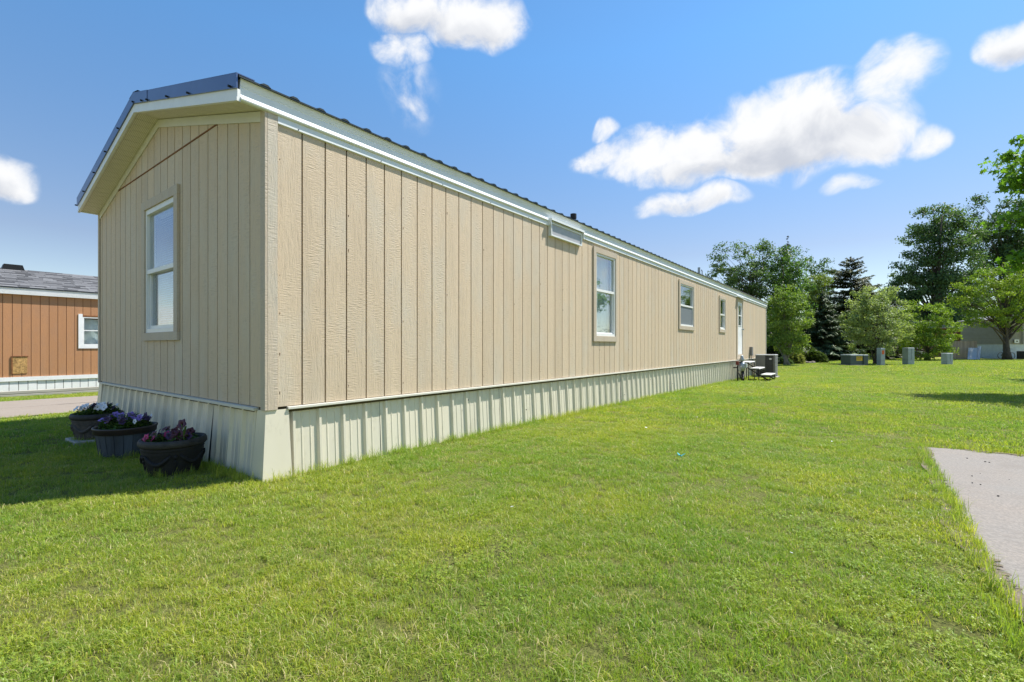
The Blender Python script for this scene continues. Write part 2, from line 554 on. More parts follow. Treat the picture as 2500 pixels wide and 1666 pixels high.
class MB:
    def __init__(s):
        s.v = []
        s.f = []

    def box(s, x0, x1, y0, y1, z0, z1):
        b = len(s.v)
        s.v += [(x0, y0, z0), (x1, y0, z0), (x1, y1, z0), (x0, y1, z0), (x0, y0, z1), (x1, y0, z1), (x1, y1, z1), (x0, y1, z1)]
        s.f += [tuple(b + i for i in q) for q in ((0, 3, 2, 1), (4, 5, 6, 7), (0, 1, 5, 4), (1, 2, 6, 5), (2, 3, 7, 6), (3, 0, 4, 7))]
        return s

    def prism(s, pts, vec):
        """closed prism: polygon pts (3-D) swept along vec"""
        b = len(s.v)
        n = len(pts)
        vec = Vector(vec)
        s.v += [tuple(p) for p in pts] + [tuple(Vector(p) + vec) for p in pts]
        s.f.append(tuple(b + i for i in range(n))[::-1])
        s.f.append(tuple(b + n + i for i in range(n)))
        for i in range(n):
            j = (i + 1) % n
            s.f.append((b + i, b + j, b + n + j, b + n + i))
        return s

    def bar(s, a, c, wd, ht):
        """box beam from a to c"""
        a, c = Vector(a), Vector(c)
        d = (c - a).normalized()
        u = Vector((0, 0, 1)) if abs(d.z) < 0.95 else Vector((1, 0, 0))
        x = d.cross(u).normalized() * wd / 2
        y = x.normalized().cross(d).normalized() * ht / 2
        return s.prism([a - x - y, a + x - y, a + x + y, a - x + y], c - a)

    def tube(s, pts, rad, n=8, caps=True):
        pts = [Vector(p) for p in pts]
        if not isinstance(rad, (list, tuple)):
            rad = [rad] * len(pts)
        b = len(s.v)
        ref = Vector((0.3, 0.2, 1)).normalized()
        for i, p in enumerate(pts):
            d = (pts[min(i + 1, len(pts) - 1)] - pts[max(i - 1, 0)]).normalized()
            if abs(d.dot(ref)) > 0.97:
                r_ = Vector((1, 0, 0))
            else:
                r_ = ref
            x = d.cross(r_).normalized()
            y = d.cross(x)
            for k in range(n):
                t = 2 * math.pi * k / n
                s.v.append(tuple(p + (x * math.cos(t) + y * math.sin(t)) * rad[i]))
        for i in range(len(pts) - 1):
            for k in range(n):
                k2 = (k + 1) % n
                s.f.append((b + i * n + k, b + i * n + k2, b + (i + 1) * n + k2, b + (i + 1) * n + k))
        if caps:
            s.f.append(tuple(b + k for k in range(n))[::-1])
            s.f.append(tuple(b + (len(pts) - 1) * n + k for k in range(n)))
        return s

    def lathe(s, prof, cx, cy, n=40, wob=0.0, seed=0):
        b = len(s.v)
        for (r, z) in prof:
            for k in range(n):
                t = 2 * math.pi * k / n
                rr = r * (1 + wob * math.sin(3 * t + seed + z * 5))
                s.v.append((cx + rr * math.cos(t), cy + rr * math.sin(t), z))
        for i in range(len(prof) - 1):
            for k in range(n):
                k2 = (k + 1) % n
                s.f.append((b + i * n + k, b + i * n + k2, b + (i + 1) * n + k2, b + (i + 1) * n + k))
        s.f.append(tuple(b + k for k in range(n))[::-1])
        return s

    def mesh(s, name, mat, smooth=False):
        me = bpy.data.meshes.new(name)
        me.from_pydata(s.v, [], s.f)
        me.materials.append(MATS[mat] if isinstance(mat, str) else mat)
        if smooth:
            me.polygons.foreach_set('use_smooth', [True] * len(me.polygons))
        me.update()
        return me


WPOS = {}


def link(o, parent=None):
    """link an object whose coordinates are world coordinates, whatever it is parented to"""
    sc.collection.objects.link(o)
    WPOS[o.name] = Vector(o.location)
    if parent is not None:
        o.parent = parent
        o.matrix_parent_inverse = Matrix.Translation(-WPOS[parent.name])
    return o


def obj(name, mb, mat, parent=None, smooth=False, loc=(0, 0, 0), bevel=0.0, label=None, kind=None):
    me = mb.mesh(name, mat, smooth) if isinstance(mb, MB) else mb
    o = bpy.data.objects.new(name, me)
    o.location = loc
    link(o, parent)
    if bevel:
        bv = o.modifiers.new('bevel', 'BEVEL')
        bv.width = bevel
        bv.segments = 2
        bv.limit_method = 'ANGLE'
    if label:
        o['label'] = label
    if kind:
        o['kind'] = kind
    return o


def thing(name, label, cat, loc=(0, 0, 0), group=None):
    o = bpy.data.objects.new(name, None)
    o.empty_display_size = 0.2
    o.location = loc
    link(o)
    o['label'] = label
    o['category'] = cat
    if group:
        o['group'] = group
    return o


def tag(o, label, cat, group=None):
    o['label'] = label
    o['category'] = cat
    if group:
        o['group'] = group
    return o


def sstep(a, b, x):
    t = min(1.0, max(0.0, (x - a) / (b - a)))
    return t * t * (3 - 2 * t)


def gz(x, y):
    return -0.20 * sstep(2, 26, y) - 0.33 * sstep(8.4, 20, -x)


# ------------------------------------------------------------------ ground
def build_ground():
    xs = [-400, -200, -100, -60, -40, -30, -26] + [-24 + 0.8 * i for i in range(48)] + [16, 20, 30, 45, 70, 120, 220, 400]
    ys = [-120, -60, -30, -15, -8, -4] + [-2 + 0.8 * i for i in range(48)] + [40, 50, 60, 75, 95, 130, 200, 350, 700]
    mb = MB()
    rng = random.Random(4)
    for y in ys:
        for x in xs:
            near = -9 < x < 8 and -2 < y < 40
            mb.v.append((x, y, gz(x, y) + (rng.uniform(-0.008, 0.008) if near else 0)))
    nx = len(xs)
    for j in range(len(ys) - 1):
        for i in range(nx - 1):
            mb.f.append((j * nx + i, j * nx + i + 1, (j + 1) * nx + i + 1, (j + 1) * nx + i))
    obj('ground', mb, 'lawn_ground', smooth=True, kind='structure')


build_ground()


# concrete pad on the right: ragged left edge where the lawn creeps over it
rng = random.Random(11)
left = []
edge = [(6.50, 0.47), (5.41, 0.44), (4.59, 0.45), (3.90, 0.40), (3.46, 0.43), (3.12, 0.46), (2.85, 0.48), (1.5, 0.54), (0.0, 0.52), (-2.5, 0.55)]
for (y0, x0), (y1, x1) in zip(edge[:-1], edge[1:]):
    for k in range(6):
        t = k / 6
        left.append((x0 + (x1 - x0) * t + rng.uniform(-0.022, 0.022), y0 + (y1 - y0) * t))
left.append((0.55, -2.5))
top_e = [(0.53 + 0.25 * i, 6.50 + rng.uniform(-0.03, 0.03) + 0.03 * i) for i in range(1, 24)]
poly = left + [(6.3, -2.5)] + top_e[::-1]
mb = MB()
mb.prism([(x, y, gz(x, y) - 0.10) for x, y in poly], (0, 0, 0.112))
obj('concrete_path', mb, 'concrete', kind='structure')
# earth that has washed over the slab's edges, and its joint and cracks
def ribbon(name, pts, w0, w1, zup, mat, seed):
    r_ = random.Random(seed)
    m_ = MB()
    for i, (x, y) in enumerate(pts):
        a_, c_ = pts[max(i - 1, 0)], pts[min(i + 1, len(pts) - 1)]
        d_ = Vector((c_[0] - a_[0], c_[1] - a_[1], 0)).normalized()
        n_ = Vector((d_.y, -d_.x, 0))
        z_ = gz(x, y) + zup
        p = Vector((x, y, z_))
        m_.v.append(tuple(p - n_ * r_.uniform(*w0)))
        m_.v.append(tuple(p + n_ * r_.uniform(*w1)))
    for i in range(len(pts) - 1):
        m_.f.append((2 * i, 2 * i + 1, 2 * i + 3, 2 * i + 2))
    return obj(name, m_, mat, kind='structure')


dense_left = []
for (p_, q_) in zip(left[:-1], left[1:]):
    for k in range(5):
        dense_left.append((p_[0] + (q_[0] - p_[0]) * k / 5, p_[1] + (q_[1] - p_[1]) * k / 5))
ribbon('earth_edge', dense_left, (0.0, 0.055), (0.05, 0.06), 0.0165, 'earth', 3)
dense_top = []
for (p_, q_) in zip(top_e[:-1], top_e[1:]):
    for k in range(5):
        dense_top.append((p_[0] + (q_[0] - p_[0]) * k / 5, p_[1] + (q_[1] - p_[1]) * k / 5))
ribbon('earth_edge', dense_top, (0.02, 0.03), (0.01, 0.05), 0.0170, 'earth', 4)
rc = random.Random(6)
crack = [(0.55 + 0.06 * i, 2.98 + 0.02 * math.sin(i * 0.9) + rc.uniform(-0.008, 0.008) - 0.004 * i) for i in range(60)]
ribbon('slab_crack', crack, (0.001, 0.005), (0.001, 0.005), 0.0160, 'pebble', 5)
mb = MB()
mb.box(0.62, 6.2, 2.055, 2.07, 0.0125, 0.0165)
obj('expansion_joint', mb, 'pebble', kind='structure')
peb = MB()
for i in range(70):
    x = rng.uniform(0.6, 2.2)
    y = rng.uniform(2.6, 6.3)
    r_ = rng.uniform(0.003, 0.009)
    z = gz(x, y) + 0.012 + r_ * 0.3
    peb.lathe([(r_ * 0.7, z - r_ * 0.4), (r_, z), (r_ * 0.6, z + r_ * 0.5), (0.0005, z + r_ * 0.6)], x, y, 6)
o = obj('grit', peb, 'pebble', kind='stuff')
o['label'] = 'dark grit and pebbles scattered on the concrete path'
o['category'] = 'grit'

# driveway between the two homes
mb = MB()
cols = 12
rows = [-6 + 1.5 * i for i in range(16)]
rng = random.Random(5)
xe = [-10.1 - 5.5 * i / cols for i in range(cols + 1)]
for y in rows:
    for i, x in enumerate(xe):
        xx = x + (rng.uniform(-0.06, 0.06) if i in (0, cols) else 0)
        mb.v.append((xx, y, gz(xx, y) + 0.016))
for j in range(len(rows) - 1):
    for i in range(cols):
        a = j * (cols + 1) + i
        mb.f.append((a, a + cols + 1, a + cols + 2, a + 1))
obj('driveway', mb, 'concrete_drive', kind='structure')
mb = MB()
for (x0, y0, x1, y1) in ((-12.2, -4, -12.35, 6), (-12.35, 3.2, -15.3, 3.5), (-11.2, 3.15, -12.3, 3.25)):
    pts = []
    for k in range(11):
        t = k / 10
        x = x0 + (x1 - x0) * t + rng.uniform(-0.05, 0.05)
        y = y0 + (y1 - y0) * t + rng.uniform(-0.05, 0.05)
        pts.append((x, y))
    for (a, b_) in zip(pts[:-1], pts[1:]):
        wd = rng.uniform(0.006, 0.022)
        n_ = Vector((b_[1] - a[1], a[0] - b_[0], 0)).normalized() * wd
        q = len(mb.v)
        for (p, s_) in ((a, 1), (b_, 1), (b_, -1), (a, -1)):
            mb.v.append((p[0] + n_.x * s_, p[1] + n_.y * s_, gz(p[0], p[1]) + 0.021))
        mb.f.append((q, q + 1, q + 2, q + 3))
o = obj('driveway_cracks', mb, 'soil', kind='structure')

# ------------------------------------------------------------------ the tan mobile home
XR, XL = -3.69, -8.41                  # long wall towards the lawn, long wall behind
YF, YB = 1.75, 24.05                   # gable end towards the camera, far end
ZS = EYE - 0.475                       # bottom of the siding
ZE = EYE + 1.800                       # underside of the eave
XM = (XR + XL) / 2
SL = 0.262                             # roof slope
PITCH = 0.2055
GAP = 0.0130
TH = 0.012
home = thing('mobile_home', 'long single-wide mobile home with tan grooved siding and white ribbed skirting', 'mobile home', (XM, YF, 0))


def cut_boxes(a0, a1, z0, z1, openings):
    """rectangles left of [a0,a1]x[z0,z1] after removing openings (a,b,zb,zt)"""
    rects = [(a0, a1, z0, z1)]
    for (a, b, zb, zt) in openings:
        out = []
        for (p, q, r, s) in rects:
            if b <= p or a >= q or zt <= r or zb >= s:
                out.append((p, q, r, s))
                continue
            if zb > r:
                out.append((p, q, r, zb))
            if zt < s:
                out.append((p, q, zt, s))
            if a > p:
                out.append((p, a, max(r, zb), min(s, zt)))
            if b < q:
                out.append((b, q, max(r, zb), min(s, zt)))
        rects = out
    return rects


# openings: (along0, along1, z bottom, z top) of the frame
OPF = (-6.448, -5.555, EYE + 0.150, EYE + 1.515)
OPS = [(7.235, 8.000, EYE + 0.178, EYE + 1.592), (11.735, 12.840, EYE + 0.512, EYE + 1.550),
       (15.655, 16.305, EYE + 0.535, EYE + 1.492), (18.12, 18.98, EYE - 0.31, EYE + 1.625)]
TRANSOM = (5.765, 6.683, EYE + 1.600, EYE + 1.795)

# --- lawn-side wall
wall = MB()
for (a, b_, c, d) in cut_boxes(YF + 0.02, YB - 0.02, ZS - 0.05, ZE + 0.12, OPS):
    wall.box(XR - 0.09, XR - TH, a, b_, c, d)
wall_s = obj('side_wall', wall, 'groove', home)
ZT = EYE + 1.755
full = MB().box(XR - TH + 0.001, XR, GAP / 2, PITCH - GAP / 2, ZS, ZT).mesh('siding_plank', 'tan_siding')
i = 0
y = YF + 0.085
first = True
while y < YB - 0.06:
    y1 = min(y + PITCH, YB - 0.055)
    hit = [op for op in OPS if op[0] < y1 and op[1] > y]
    if not hit and abs(y1 - y - PITCH) < 1e-6:
        obj('siding_plank', full, None, wall_s, loc=(0, y, 0))
    else:
        for (a, b_, c, d) in cut_boxes(y + GAP / 2, y1 - GAP / 2, ZS, ZT, OPS):
            if b_ - a > 0.002:
                obj('siding_plank', MB().box(XR - TH + 0.001, XR, a, b_, c, d), 'tan_siding', wall_s)
    y = y1

nails = MB()
rn = random.Random(31)
yy = YF + 0.085
while yy < YB - 0.3:
    for dz in np.arange(0.12, 2.2, 0.305):
        for dy in (0.022, PITCH * 3 + 0.02):
            if not any(op[0] - 0.12 < yy + dy < op[1] + 0.12 and op[2] - 0.12 < ZS + dz < op[3] + 0.12 for op in OPS) and rn.random() < 0.6:
                nails.tube([(XR - 0.001, yy + dy, ZS + dz + rn.uniform(-0.03, 0.03)), (XR + 0.0012, yy + dy, ZS + dz)], 0.0026, 6)
    yy += PITCH * 6
obj('nail_heads', nails, 'rust', home, kind='stuff')

# --- gable wall
def gable_z(x, base):
    return base + SL * (2.39 - abs(x - XM))


gz_under = ZE + 0.005                  # soffit line at the eave, on the gable
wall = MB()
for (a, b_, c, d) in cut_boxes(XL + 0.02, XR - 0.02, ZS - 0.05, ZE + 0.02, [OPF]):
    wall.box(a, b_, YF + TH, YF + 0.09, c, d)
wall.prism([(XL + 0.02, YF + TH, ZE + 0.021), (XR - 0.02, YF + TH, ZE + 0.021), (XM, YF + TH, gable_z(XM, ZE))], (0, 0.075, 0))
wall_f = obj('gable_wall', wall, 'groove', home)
SEAM = EYE + 1.955
x = XR - 0.062
k = 0
while x > XL + 0.05:
    x0 = max(x - PITCH, XL + 0.045)
    a, b_ = x0 + GAP / 2, x - GAP / 2
    ta, tb = gable_z(a, ZE - 0.01), gable_z(b_, ZE - 0.01)
    lo_a, lo_b = min(ta, SEAM - 0.004), min(tb, SEAM - 0.004)
    if OPF[0] < x and OPF[1] > x0:
        for (p, q, c, d) in cut_boxes(a, b_, ZS, SEAM - 0.004, [OPF]):
            if q - p > 0.002:
                obj('siding_plank', MB().box(p, q, YF, YF + TH - 0.001, c, d), 'tan_siding', wall_f)
    else:
        pts = [(a, YF, ZS), (b_, YF, ZS), (b_, YF, lo_b), (a, YF, lo_a)]
        obj('siding_plank', MB().prism(pts[::-1], (0, TH - 0.001, 0)), 'tan_siding', wall_f)
    if max(ta, tb) > SEAM + 0.03:
        za, zb = max(ta, SEAM + 0.012), max(tb, SEAM + 0.012)
        pts = [(a, YF, SEAM + 0.010), (b_, YF, SEAM + 0.010), (b_, YF, zb), (a, YF, za)]
        pm = MB().prism(pts[::-1], (0, TH - 0.001, 0))
        obj('siding_plank', pm, 'tan_siding', wall_f)
    x = x0
    k += 1
half = (gable_z(XM, ZE) - SEAM) / SL
obj('seam_flashing', MB().box(XM - half + 0.05, XM + half - 0.05, YF - 0.006, YF + 0.006, SEAM - 0.003, SEAM + 0.009), 'rust', wall_f)

# --- the two walls that face away
obj('back_wall', MB().box(XL, XL + 0.07, YF + 0.02, YB - 0.02, ZS - 0.05, ZE + 0.1), 'tan_siding', home)
bw = MB().box(XL + 0.071, XR - 0.091, YB - 0.08, YB - 0.01, ZS - 0.05, ZE + 0.02)
bw.prism([(XL + 0.071, YB - 0.08, ZE + 0.021), (XR - 0.091, YB - 0.08, ZE + 0.021), (XM, YB - 0.08, gable_z(XM, ZE))], (0, 0.07, 0))
obj('end_wall', bw, 'tan_siding', home)
obj('floor_deck', MB().box(XL + 0.071, XR - 0.091, YF + 0.091, YB - 0.081, ZS - 0.04, ZS + 0.02), 'interior', home)
obj('ceiling_deck', MB().box(XL + 0.071, XR - 0.091, YF + 0.091, YB - 0.081, ZE - 0.02, ZE + 0.02), 'interior', home)
part_w = MB()
for yy in (5.5, 9.7, 14.2, 17.2, 20):
    part_w.box(XL + 0.072, XR - 0.092, yy, yy + 0.08, ZS + 0.021, ZE - 0.021)
obj('partition', part_w, 'interior', home)

# --- corner boards
obj('corner_board', MB().box(XR - 0.058, XR + 0.016, YF - 0.016, YF + 0.004, ZS - 0.02, ZE + 0.02), 'tan_trim', home, bevel=0.002)
obj('corner_board', MB().box(XR - 0.004, XR + 0.0165, YF + 0.0045, YF + 0.083, ZS - 0.02, ZE + 0.02), 'tan_trim', home, bevel=0.002)
obj('corner_board', MB().box(XL - 0.016, XL + 0.042, YF - 0.016, YF + 0.004, ZS - 0.02, ZE + 0.02), 'tan_trim', home, bevel=0.002)
obj('corner_board', MB().box(XL - 0.0165, XL - 0.001, YF + 0.0045, YF + 0.083, ZS - 0.02, ZE), 'tan_trim', home, bevel=0.002)
obj('corner_board', MB().box(XR - 0.004, XR + 0.0165, YB - 0.05, YB + 0.01, ZS - 0.02, ZE), 'cream_trim', home, bevel=0.002)

# --- eave: frieze strip, boxed fascia with a rolled lower lip
YO = YF - 0.195                        # front of the roof overhang
YE = YB + 0.12
fr = MB()
fr.prism([(XR + 0.001, YF + 0.084, EYE + 1.738), (XR + 0.018, YF + 0.084, EYE + 1.742), (XR + 0.014, YF + 0.084, ZE + 0.03), (XR + 0.001, YF + 0.084, ZE + 0.03)], (0, YB - YF - 0.135, 0))
obj('frieze_strip', fr, 'white_aluminum', home)
scr = MB()
for yy in np.arange(YF + 0.25, YB, 0.81):
    scr.tube([(XR + 0.017, yy, EYE + 1.751), (XR + 0.021, yy, EYE + 1.751)], 0.005, 6)
obj('screw_row', scr, 'screw', home)
prof = [(0.000, 0.000), (0.024, 0.000), (0.034, 0.007), (0.036, 0.016), (0.018, 0.046), (0.012, 0.054), (0.013, 0.104), (0.017, 0.109), (0.016, 0.113), (0.028, 0.162), (-0.03, 0.162), (-0.03, 0.03), (0.0, 0.03)]
fa = MB()
fa.prism([(XR + a, YO + 0.0, ZE + b_) for a, b_ in prof], (0, YE - YO, 0))
obj('side_fascia', fa, 'white_aluminum', home)
fa = MB()
fa.prism([(XL - a, YO + 0.0, ZE + b_) for a, b_ in prof][::-1], (0, YE - YO, 0))
obj('side_fascia', fa, 'white_aluminum', home)

# --- rake fascia, rake flashing and soffit on the gable overhang
def rake_pts(y, xa, xb, za, zb):
    """parallelogram along the slope between xa and xb, from offset za to zb above the soffit line"""
    return [(xa, y, gable_z(xa, ZE) + za), (xb, y, gable_z(xb, ZE) + za), (xb, y, gable_z(xb, ZE) + zb), (xa, y, gable_z(xa, ZE) + zb)]


XEO = XR + 0.026
XWO = XL - 0.026
for (xa, xb) in ((XM + 0.001, XEO), (XWO, XM - 0.001)):
    f_ = MB().prism(rake_pts(YO - 0.022, xa, xb, -0.010, 0.078)[::-1], (0, 0.021, 0))
    f_.prism(rake_pts(YO - 0.026, xa, xb, -0.010, 0.020)[::-1], (0, 0.0038, 0))
    obj('rake_fascia', f_, 'white_vinyl', home)
    f_ = MB().prism(rake_pts(YF - 0.012, min(max(xa, XL + 0.045), XM + 0.001), max(min(xb, XR - 0.06), XM - 0.001), -0.085, -0.004)[::-1], (0, 0.011, 0))
    obj('rake_frieze', f_, 'cream_trim', home)
mid = XM + 0.42
for (xa, xb, yy) in ((mid + 0.001, XEO + 0.012, 0.0), (XM + 0.001, mid + 0.03, 0.004), (XWO - 0.012, XM - 0.001, 0.0)):
    f_ = MB().prism(rake_pts(YO - 0.034 - yy, xa, xb, 0.078, 0.182)[::-1], (0, 0.010, 0))
    f_.prism(rake_pts(YO - 0.034 - yy, xa, xb, 0.1825, 0.190)[::-1], (0, 0.13, 0))
    obj('rake_flashing', f_, 'rake_metal', home)
sc_b = MB()
for xs_ in (XM + 0.03, XM + 0.30, XM + 0.46, XM + 1.0, XM + 1.5, XM + 2.3, XM - 0.5, XM - 1.0, XM - 1.5, XM - 2.0, XM - 2.4):
    z_ = gable_z(xs_, ZE) + 0.092
    sc_b.tube([(xs_, YO - 0.034, z_), (xs_, YO - 0.052, z_)], 0.009, 8)
obj('flashing_screws', sc_b, 'screw', home)
so_w = 0.102
for (xa, xb) in ((XM, XEO - 0.005), (XWO + 0.005, XM)):
    n_ = int(round((xb - xa) / so_w))
    st_w = (xb - xa) / n_
    for i in range(n_):
        p, q = xa + i * st_w + 0.002, xa + (i + 1) * st_w - 0.002
        m_ = (p + q) / 2
        s_ = MB()
        s_.prism([(p, YO + 0.0, gable_z(p, ZE) + 0.002), (q, YO + 0.0, gable_z(q, ZE) + 0.002), (q, YO + 0.0, gable_z(q, ZE) + 0.012), (p, YO + 0.0, gable_z(p, ZE) + 0.012)][::-1], (0, YF - YO, 0))
        obj('soffit_panel', s_, 'soffit', home)

# --- ribbed metal roof
roof = MB()
for sgn in (1, -1):
    xe = XM + sgn * 2.410
    zr, ze_ = gable_z(XM, ZE) + 0.175, gable_z(xe, ZE) + 0.175
    pts = [(XM, YO - 0.02, zr), (xe, YO - 0.02, ze_), (xe, YO - 0.02, ze_ - 0.012), (XM, YO - 0.02, zr - 0.012)]
    roof.prism(pts if sgn < 0 else pts[::-1], (0, YE - YO + 0.04, 0))
roof_o = obj('roof', roof, 'roof_metal', home)
rib = MB()
xe = XM + 2.413
zr, ze_ = gable_z(XM, ZE) + 0.1755, gable_z(xe, ZE) + 0.1755
for (w0, w1, h_) in ((0.040, 0.016, 0.016),):
    rib.v += [(XM, -w0, zr), (XM, w0, zr), (XM, w1, zr + h_), (XM, -w1, zr + h_), (xe, -w0, ze_), (xe, w0, ze_), (xe, w1, ze_ + h_), (xe, -w1, ze_ + h_)]
    rib.f += [(0, 1, 2, 3), (7, 6, 5, 4), (0, 4, 5, 1), (1, 5, 6, 2), (2, 6, 7, 3), (3, 7, 4, 0)]
rib_me = rib.mesh('roof_rib', 'roof_metal')
yy = YO + 0.17
while yy < YE:
    obj('roof_rib', rib_me, None, roof_o, loc=(0, yy, 0))
    yy += 0.2286
cap = MB()
cap.prism([(XM - 0.14, YO - 0.03, gable_z(XM, ZE) + 0.175), (XM, YO - 0.03, gable_z(XM, ZE) + 0.202), (XM + 0.14, YO - 0.03, gable_z(XM, ZE) + 0.175), (XM, YO - 0.03, gable_z(XM, ZE) + 0.195)][::-1], (0, YE - YO + 0.06, 0))
obj('ridge_cap', cap, 'roof_metal', roof_o)
zz = gable_z(-4.15, ZE) + 0.2
obj('vent_pipe', MB().tube([(-4.15, 7.30, zz), (-4.15, 7.30, zz + 0.17)], 0.045, 14).tube([(-4.15, 7.30, zz + 0.13), (-4.15, 7.30, zz + 0.21)], 0.055, 14), 'black_metal', roof_o, smooth=False)
zz = gable_z(XM, ZE) + 0.2
obj('flue_pipe', MB().tube([(XM + 0.1, 21.6, zz - 0.05), (XM + 0.1, 21.6, zz + 0.86)], 0.055, 12), 'grey_metal', roof_o)
obj('mast', MB().tube([(XM + 0.1, 22.1, zz - 0.05), (XM + 0.1, 22.1, zz + 0.75), (XM + 0.1, 22.0, zz + 0.80)], 0.022, 8), 'grey_metal', roof_o)

# --- skirting
def skirt_profile(length, first=0.06):
    """(distance along, height out) of one ribbed sheet"""
    pts = [(0, 0)]
    a = first
    while a < length - 0.03:
        pts += [(a - 0.024, 0), (a - 0.010, 0.026), (a + 0.010, 0.026), (a + 0.024, 0)]
        for m_ in (0.076, 0.152):
            c = a + m_
            if c < length - 0.02:
                pts += [(c - 0.009, 0), (c - 0.004, 0.0045), (c + 0.004, 0.0045), (c + 0.009, 0)]
        a += 0.2286
    pts = [p for p in pts if p[0] <= length]
    pts.append((length, 0))
    return pts


LEAN = 0.035
ZK = ZS - 0.012
sk = 0
yy = YF + 0.17
rs = random.Random(3)
while yy < YB - 0.03:
    ln = min(0.9144, YB - 0.02 - yy)
    m_ = MB()
    pr_ = skirt_profile(ln - 0.002)
    jit = 0.006 * (sk % 2)
    ln_b = rs.uniform(-0.008, 0.012)
    for (a, h_) in pr_:
        gy = gz(XR, yy + a)
        m_.v.append((XR + LEAN + ln_b + h_ - 0.045, yy + a, gy - 0.05))
        m_.v.append((XR + h_ - 0.043 + jit * 0.4, yy + a, ZK - 0.002))
    for i in range(len(pr_) - 1):
        m_.f.append((2 * i, 2 * i + 2, 2 * i + 3, 2 * i + 1))
    m_.v += [(XR - 0.06, yy, -0.35), (XR - 0.06, yy + ln - 0.002, -0.35)]
    obj('skirting_sheet', m_, 'skirt_metal', home)
    yy += ln
    sk += 1
xx = XR - 0.13
while xx > XL + 0.14:
    ln = min(0.9144, xx - XL - 0.13)
    m_ = MB()
    pr_ = skirt_profile(ln - 0.003)
    lb = rs.uniform(0.0, 0.02)
    for (a, h_) in pr_:
        m_.v.append((xx - a, YF - LEAN - lb - h_ + 0.03, -0.05 + gz(xx - a, YF)))
        m_.v.append((xx - a, YF - h_ + 0.035, ZK - 0.002))
    for i in range(len(pr_) - 1):
        m_.f.append((2 * i, 2 * i + 1, 2 * i + 3, 2 * i + 2))
    obj('skirting_sheet', m_, 'skirt_metal', home)
    xx -= ln
for sx, xc in ((1, XR), (-1, XL)):
    m_ = MB()
    pts_t = [(xc - sx * 0.135, YF + 0.012), (xc - sx * 0.135, YF - 0.004), (xc + sx * 0.004, YF - 0.004), (xc + sx * 0.004, YF + 0.175), (xc - sx * 0.02, YF + 0.175)]
    pts_b = [(xc - sx * 0.15, YF - 0.02), (xc - sx * 0.15, YF - LEAN - 0.012), (xc + sx * (LEAN + 0.004), YF - LEAN - 0.012), (xc + sx * (LEAN + 0.004), YF + 0.19), (xc + sx * 0.01, YF + 0.19)]
    for (a, b_) in zip(pts_b, pts_t):
        m_.v.append((a[0], a[1], -0.05))
        m_.v.append((b_[0], b_[1], ZS - 0.021))
    for i in range(4):
        m_.f.append((2 * i, 2 * i + 2, 2 * i + 3, 2 * i + 1))
    obj('skirting_corner', m_, 'skirt_metal', home)
m_ = MB().prism([(XR - 0.045, YF + 0.165, ZK), (XR + 0.018, YF + 0.165, ZK - 0.016), (XR + 0.022, YF + 0.165, ZK - 0.012), (XR + 0.022, YF + 0.165, ZK + 0.004), (XR - 0.045, YF + 0.165, ZK + 0.012)], (0, YB - YF - 0.165, 0))
obj('skirting_rail', m_, 'cream_trim', home)
m_ = MB().prism([(XL + 0.13, YF + 0.03, ZK), (XL + 0.13, YF - 0.026, ZK - 0.020), (XL + 0.13, YF - 0.030, ZK - 0.016), (XL + 0.13, YF - 0.030, ZK + 0.004), (XL + 0.13, YF + 0.03, ZK + 0.010)], (XR - XL - 0.265, 0, 0))
obj('skirting_rail', m_, 'cream_trim', home)
rv = MB()
for i in range(26):
    yy = rs.uniform(YF + 0.4, YB)
    k_ = round((yy - YF - 0.23) / 0.2286)
    yy = YF + 0.23 + k_ * 0.2286
    z_ = rs.uniform(0.1, 0.5)
    rv.tube([(XR + 0.0 + 0.03 * (1 - z_ / 0.55), yy, z_), (XR + 0.006 + 0.03 * (1 - z_ / 0.55), yy, z_)], 0.007, 6)
obj('skirting_screws', rv, 'screw', home)
obj('skirting_backing', MB().box(XL + 0.05, XR - 0.07, YF + 0.09, YB - 0.05, -0.4, ZS - 0.06), 'interior', home)


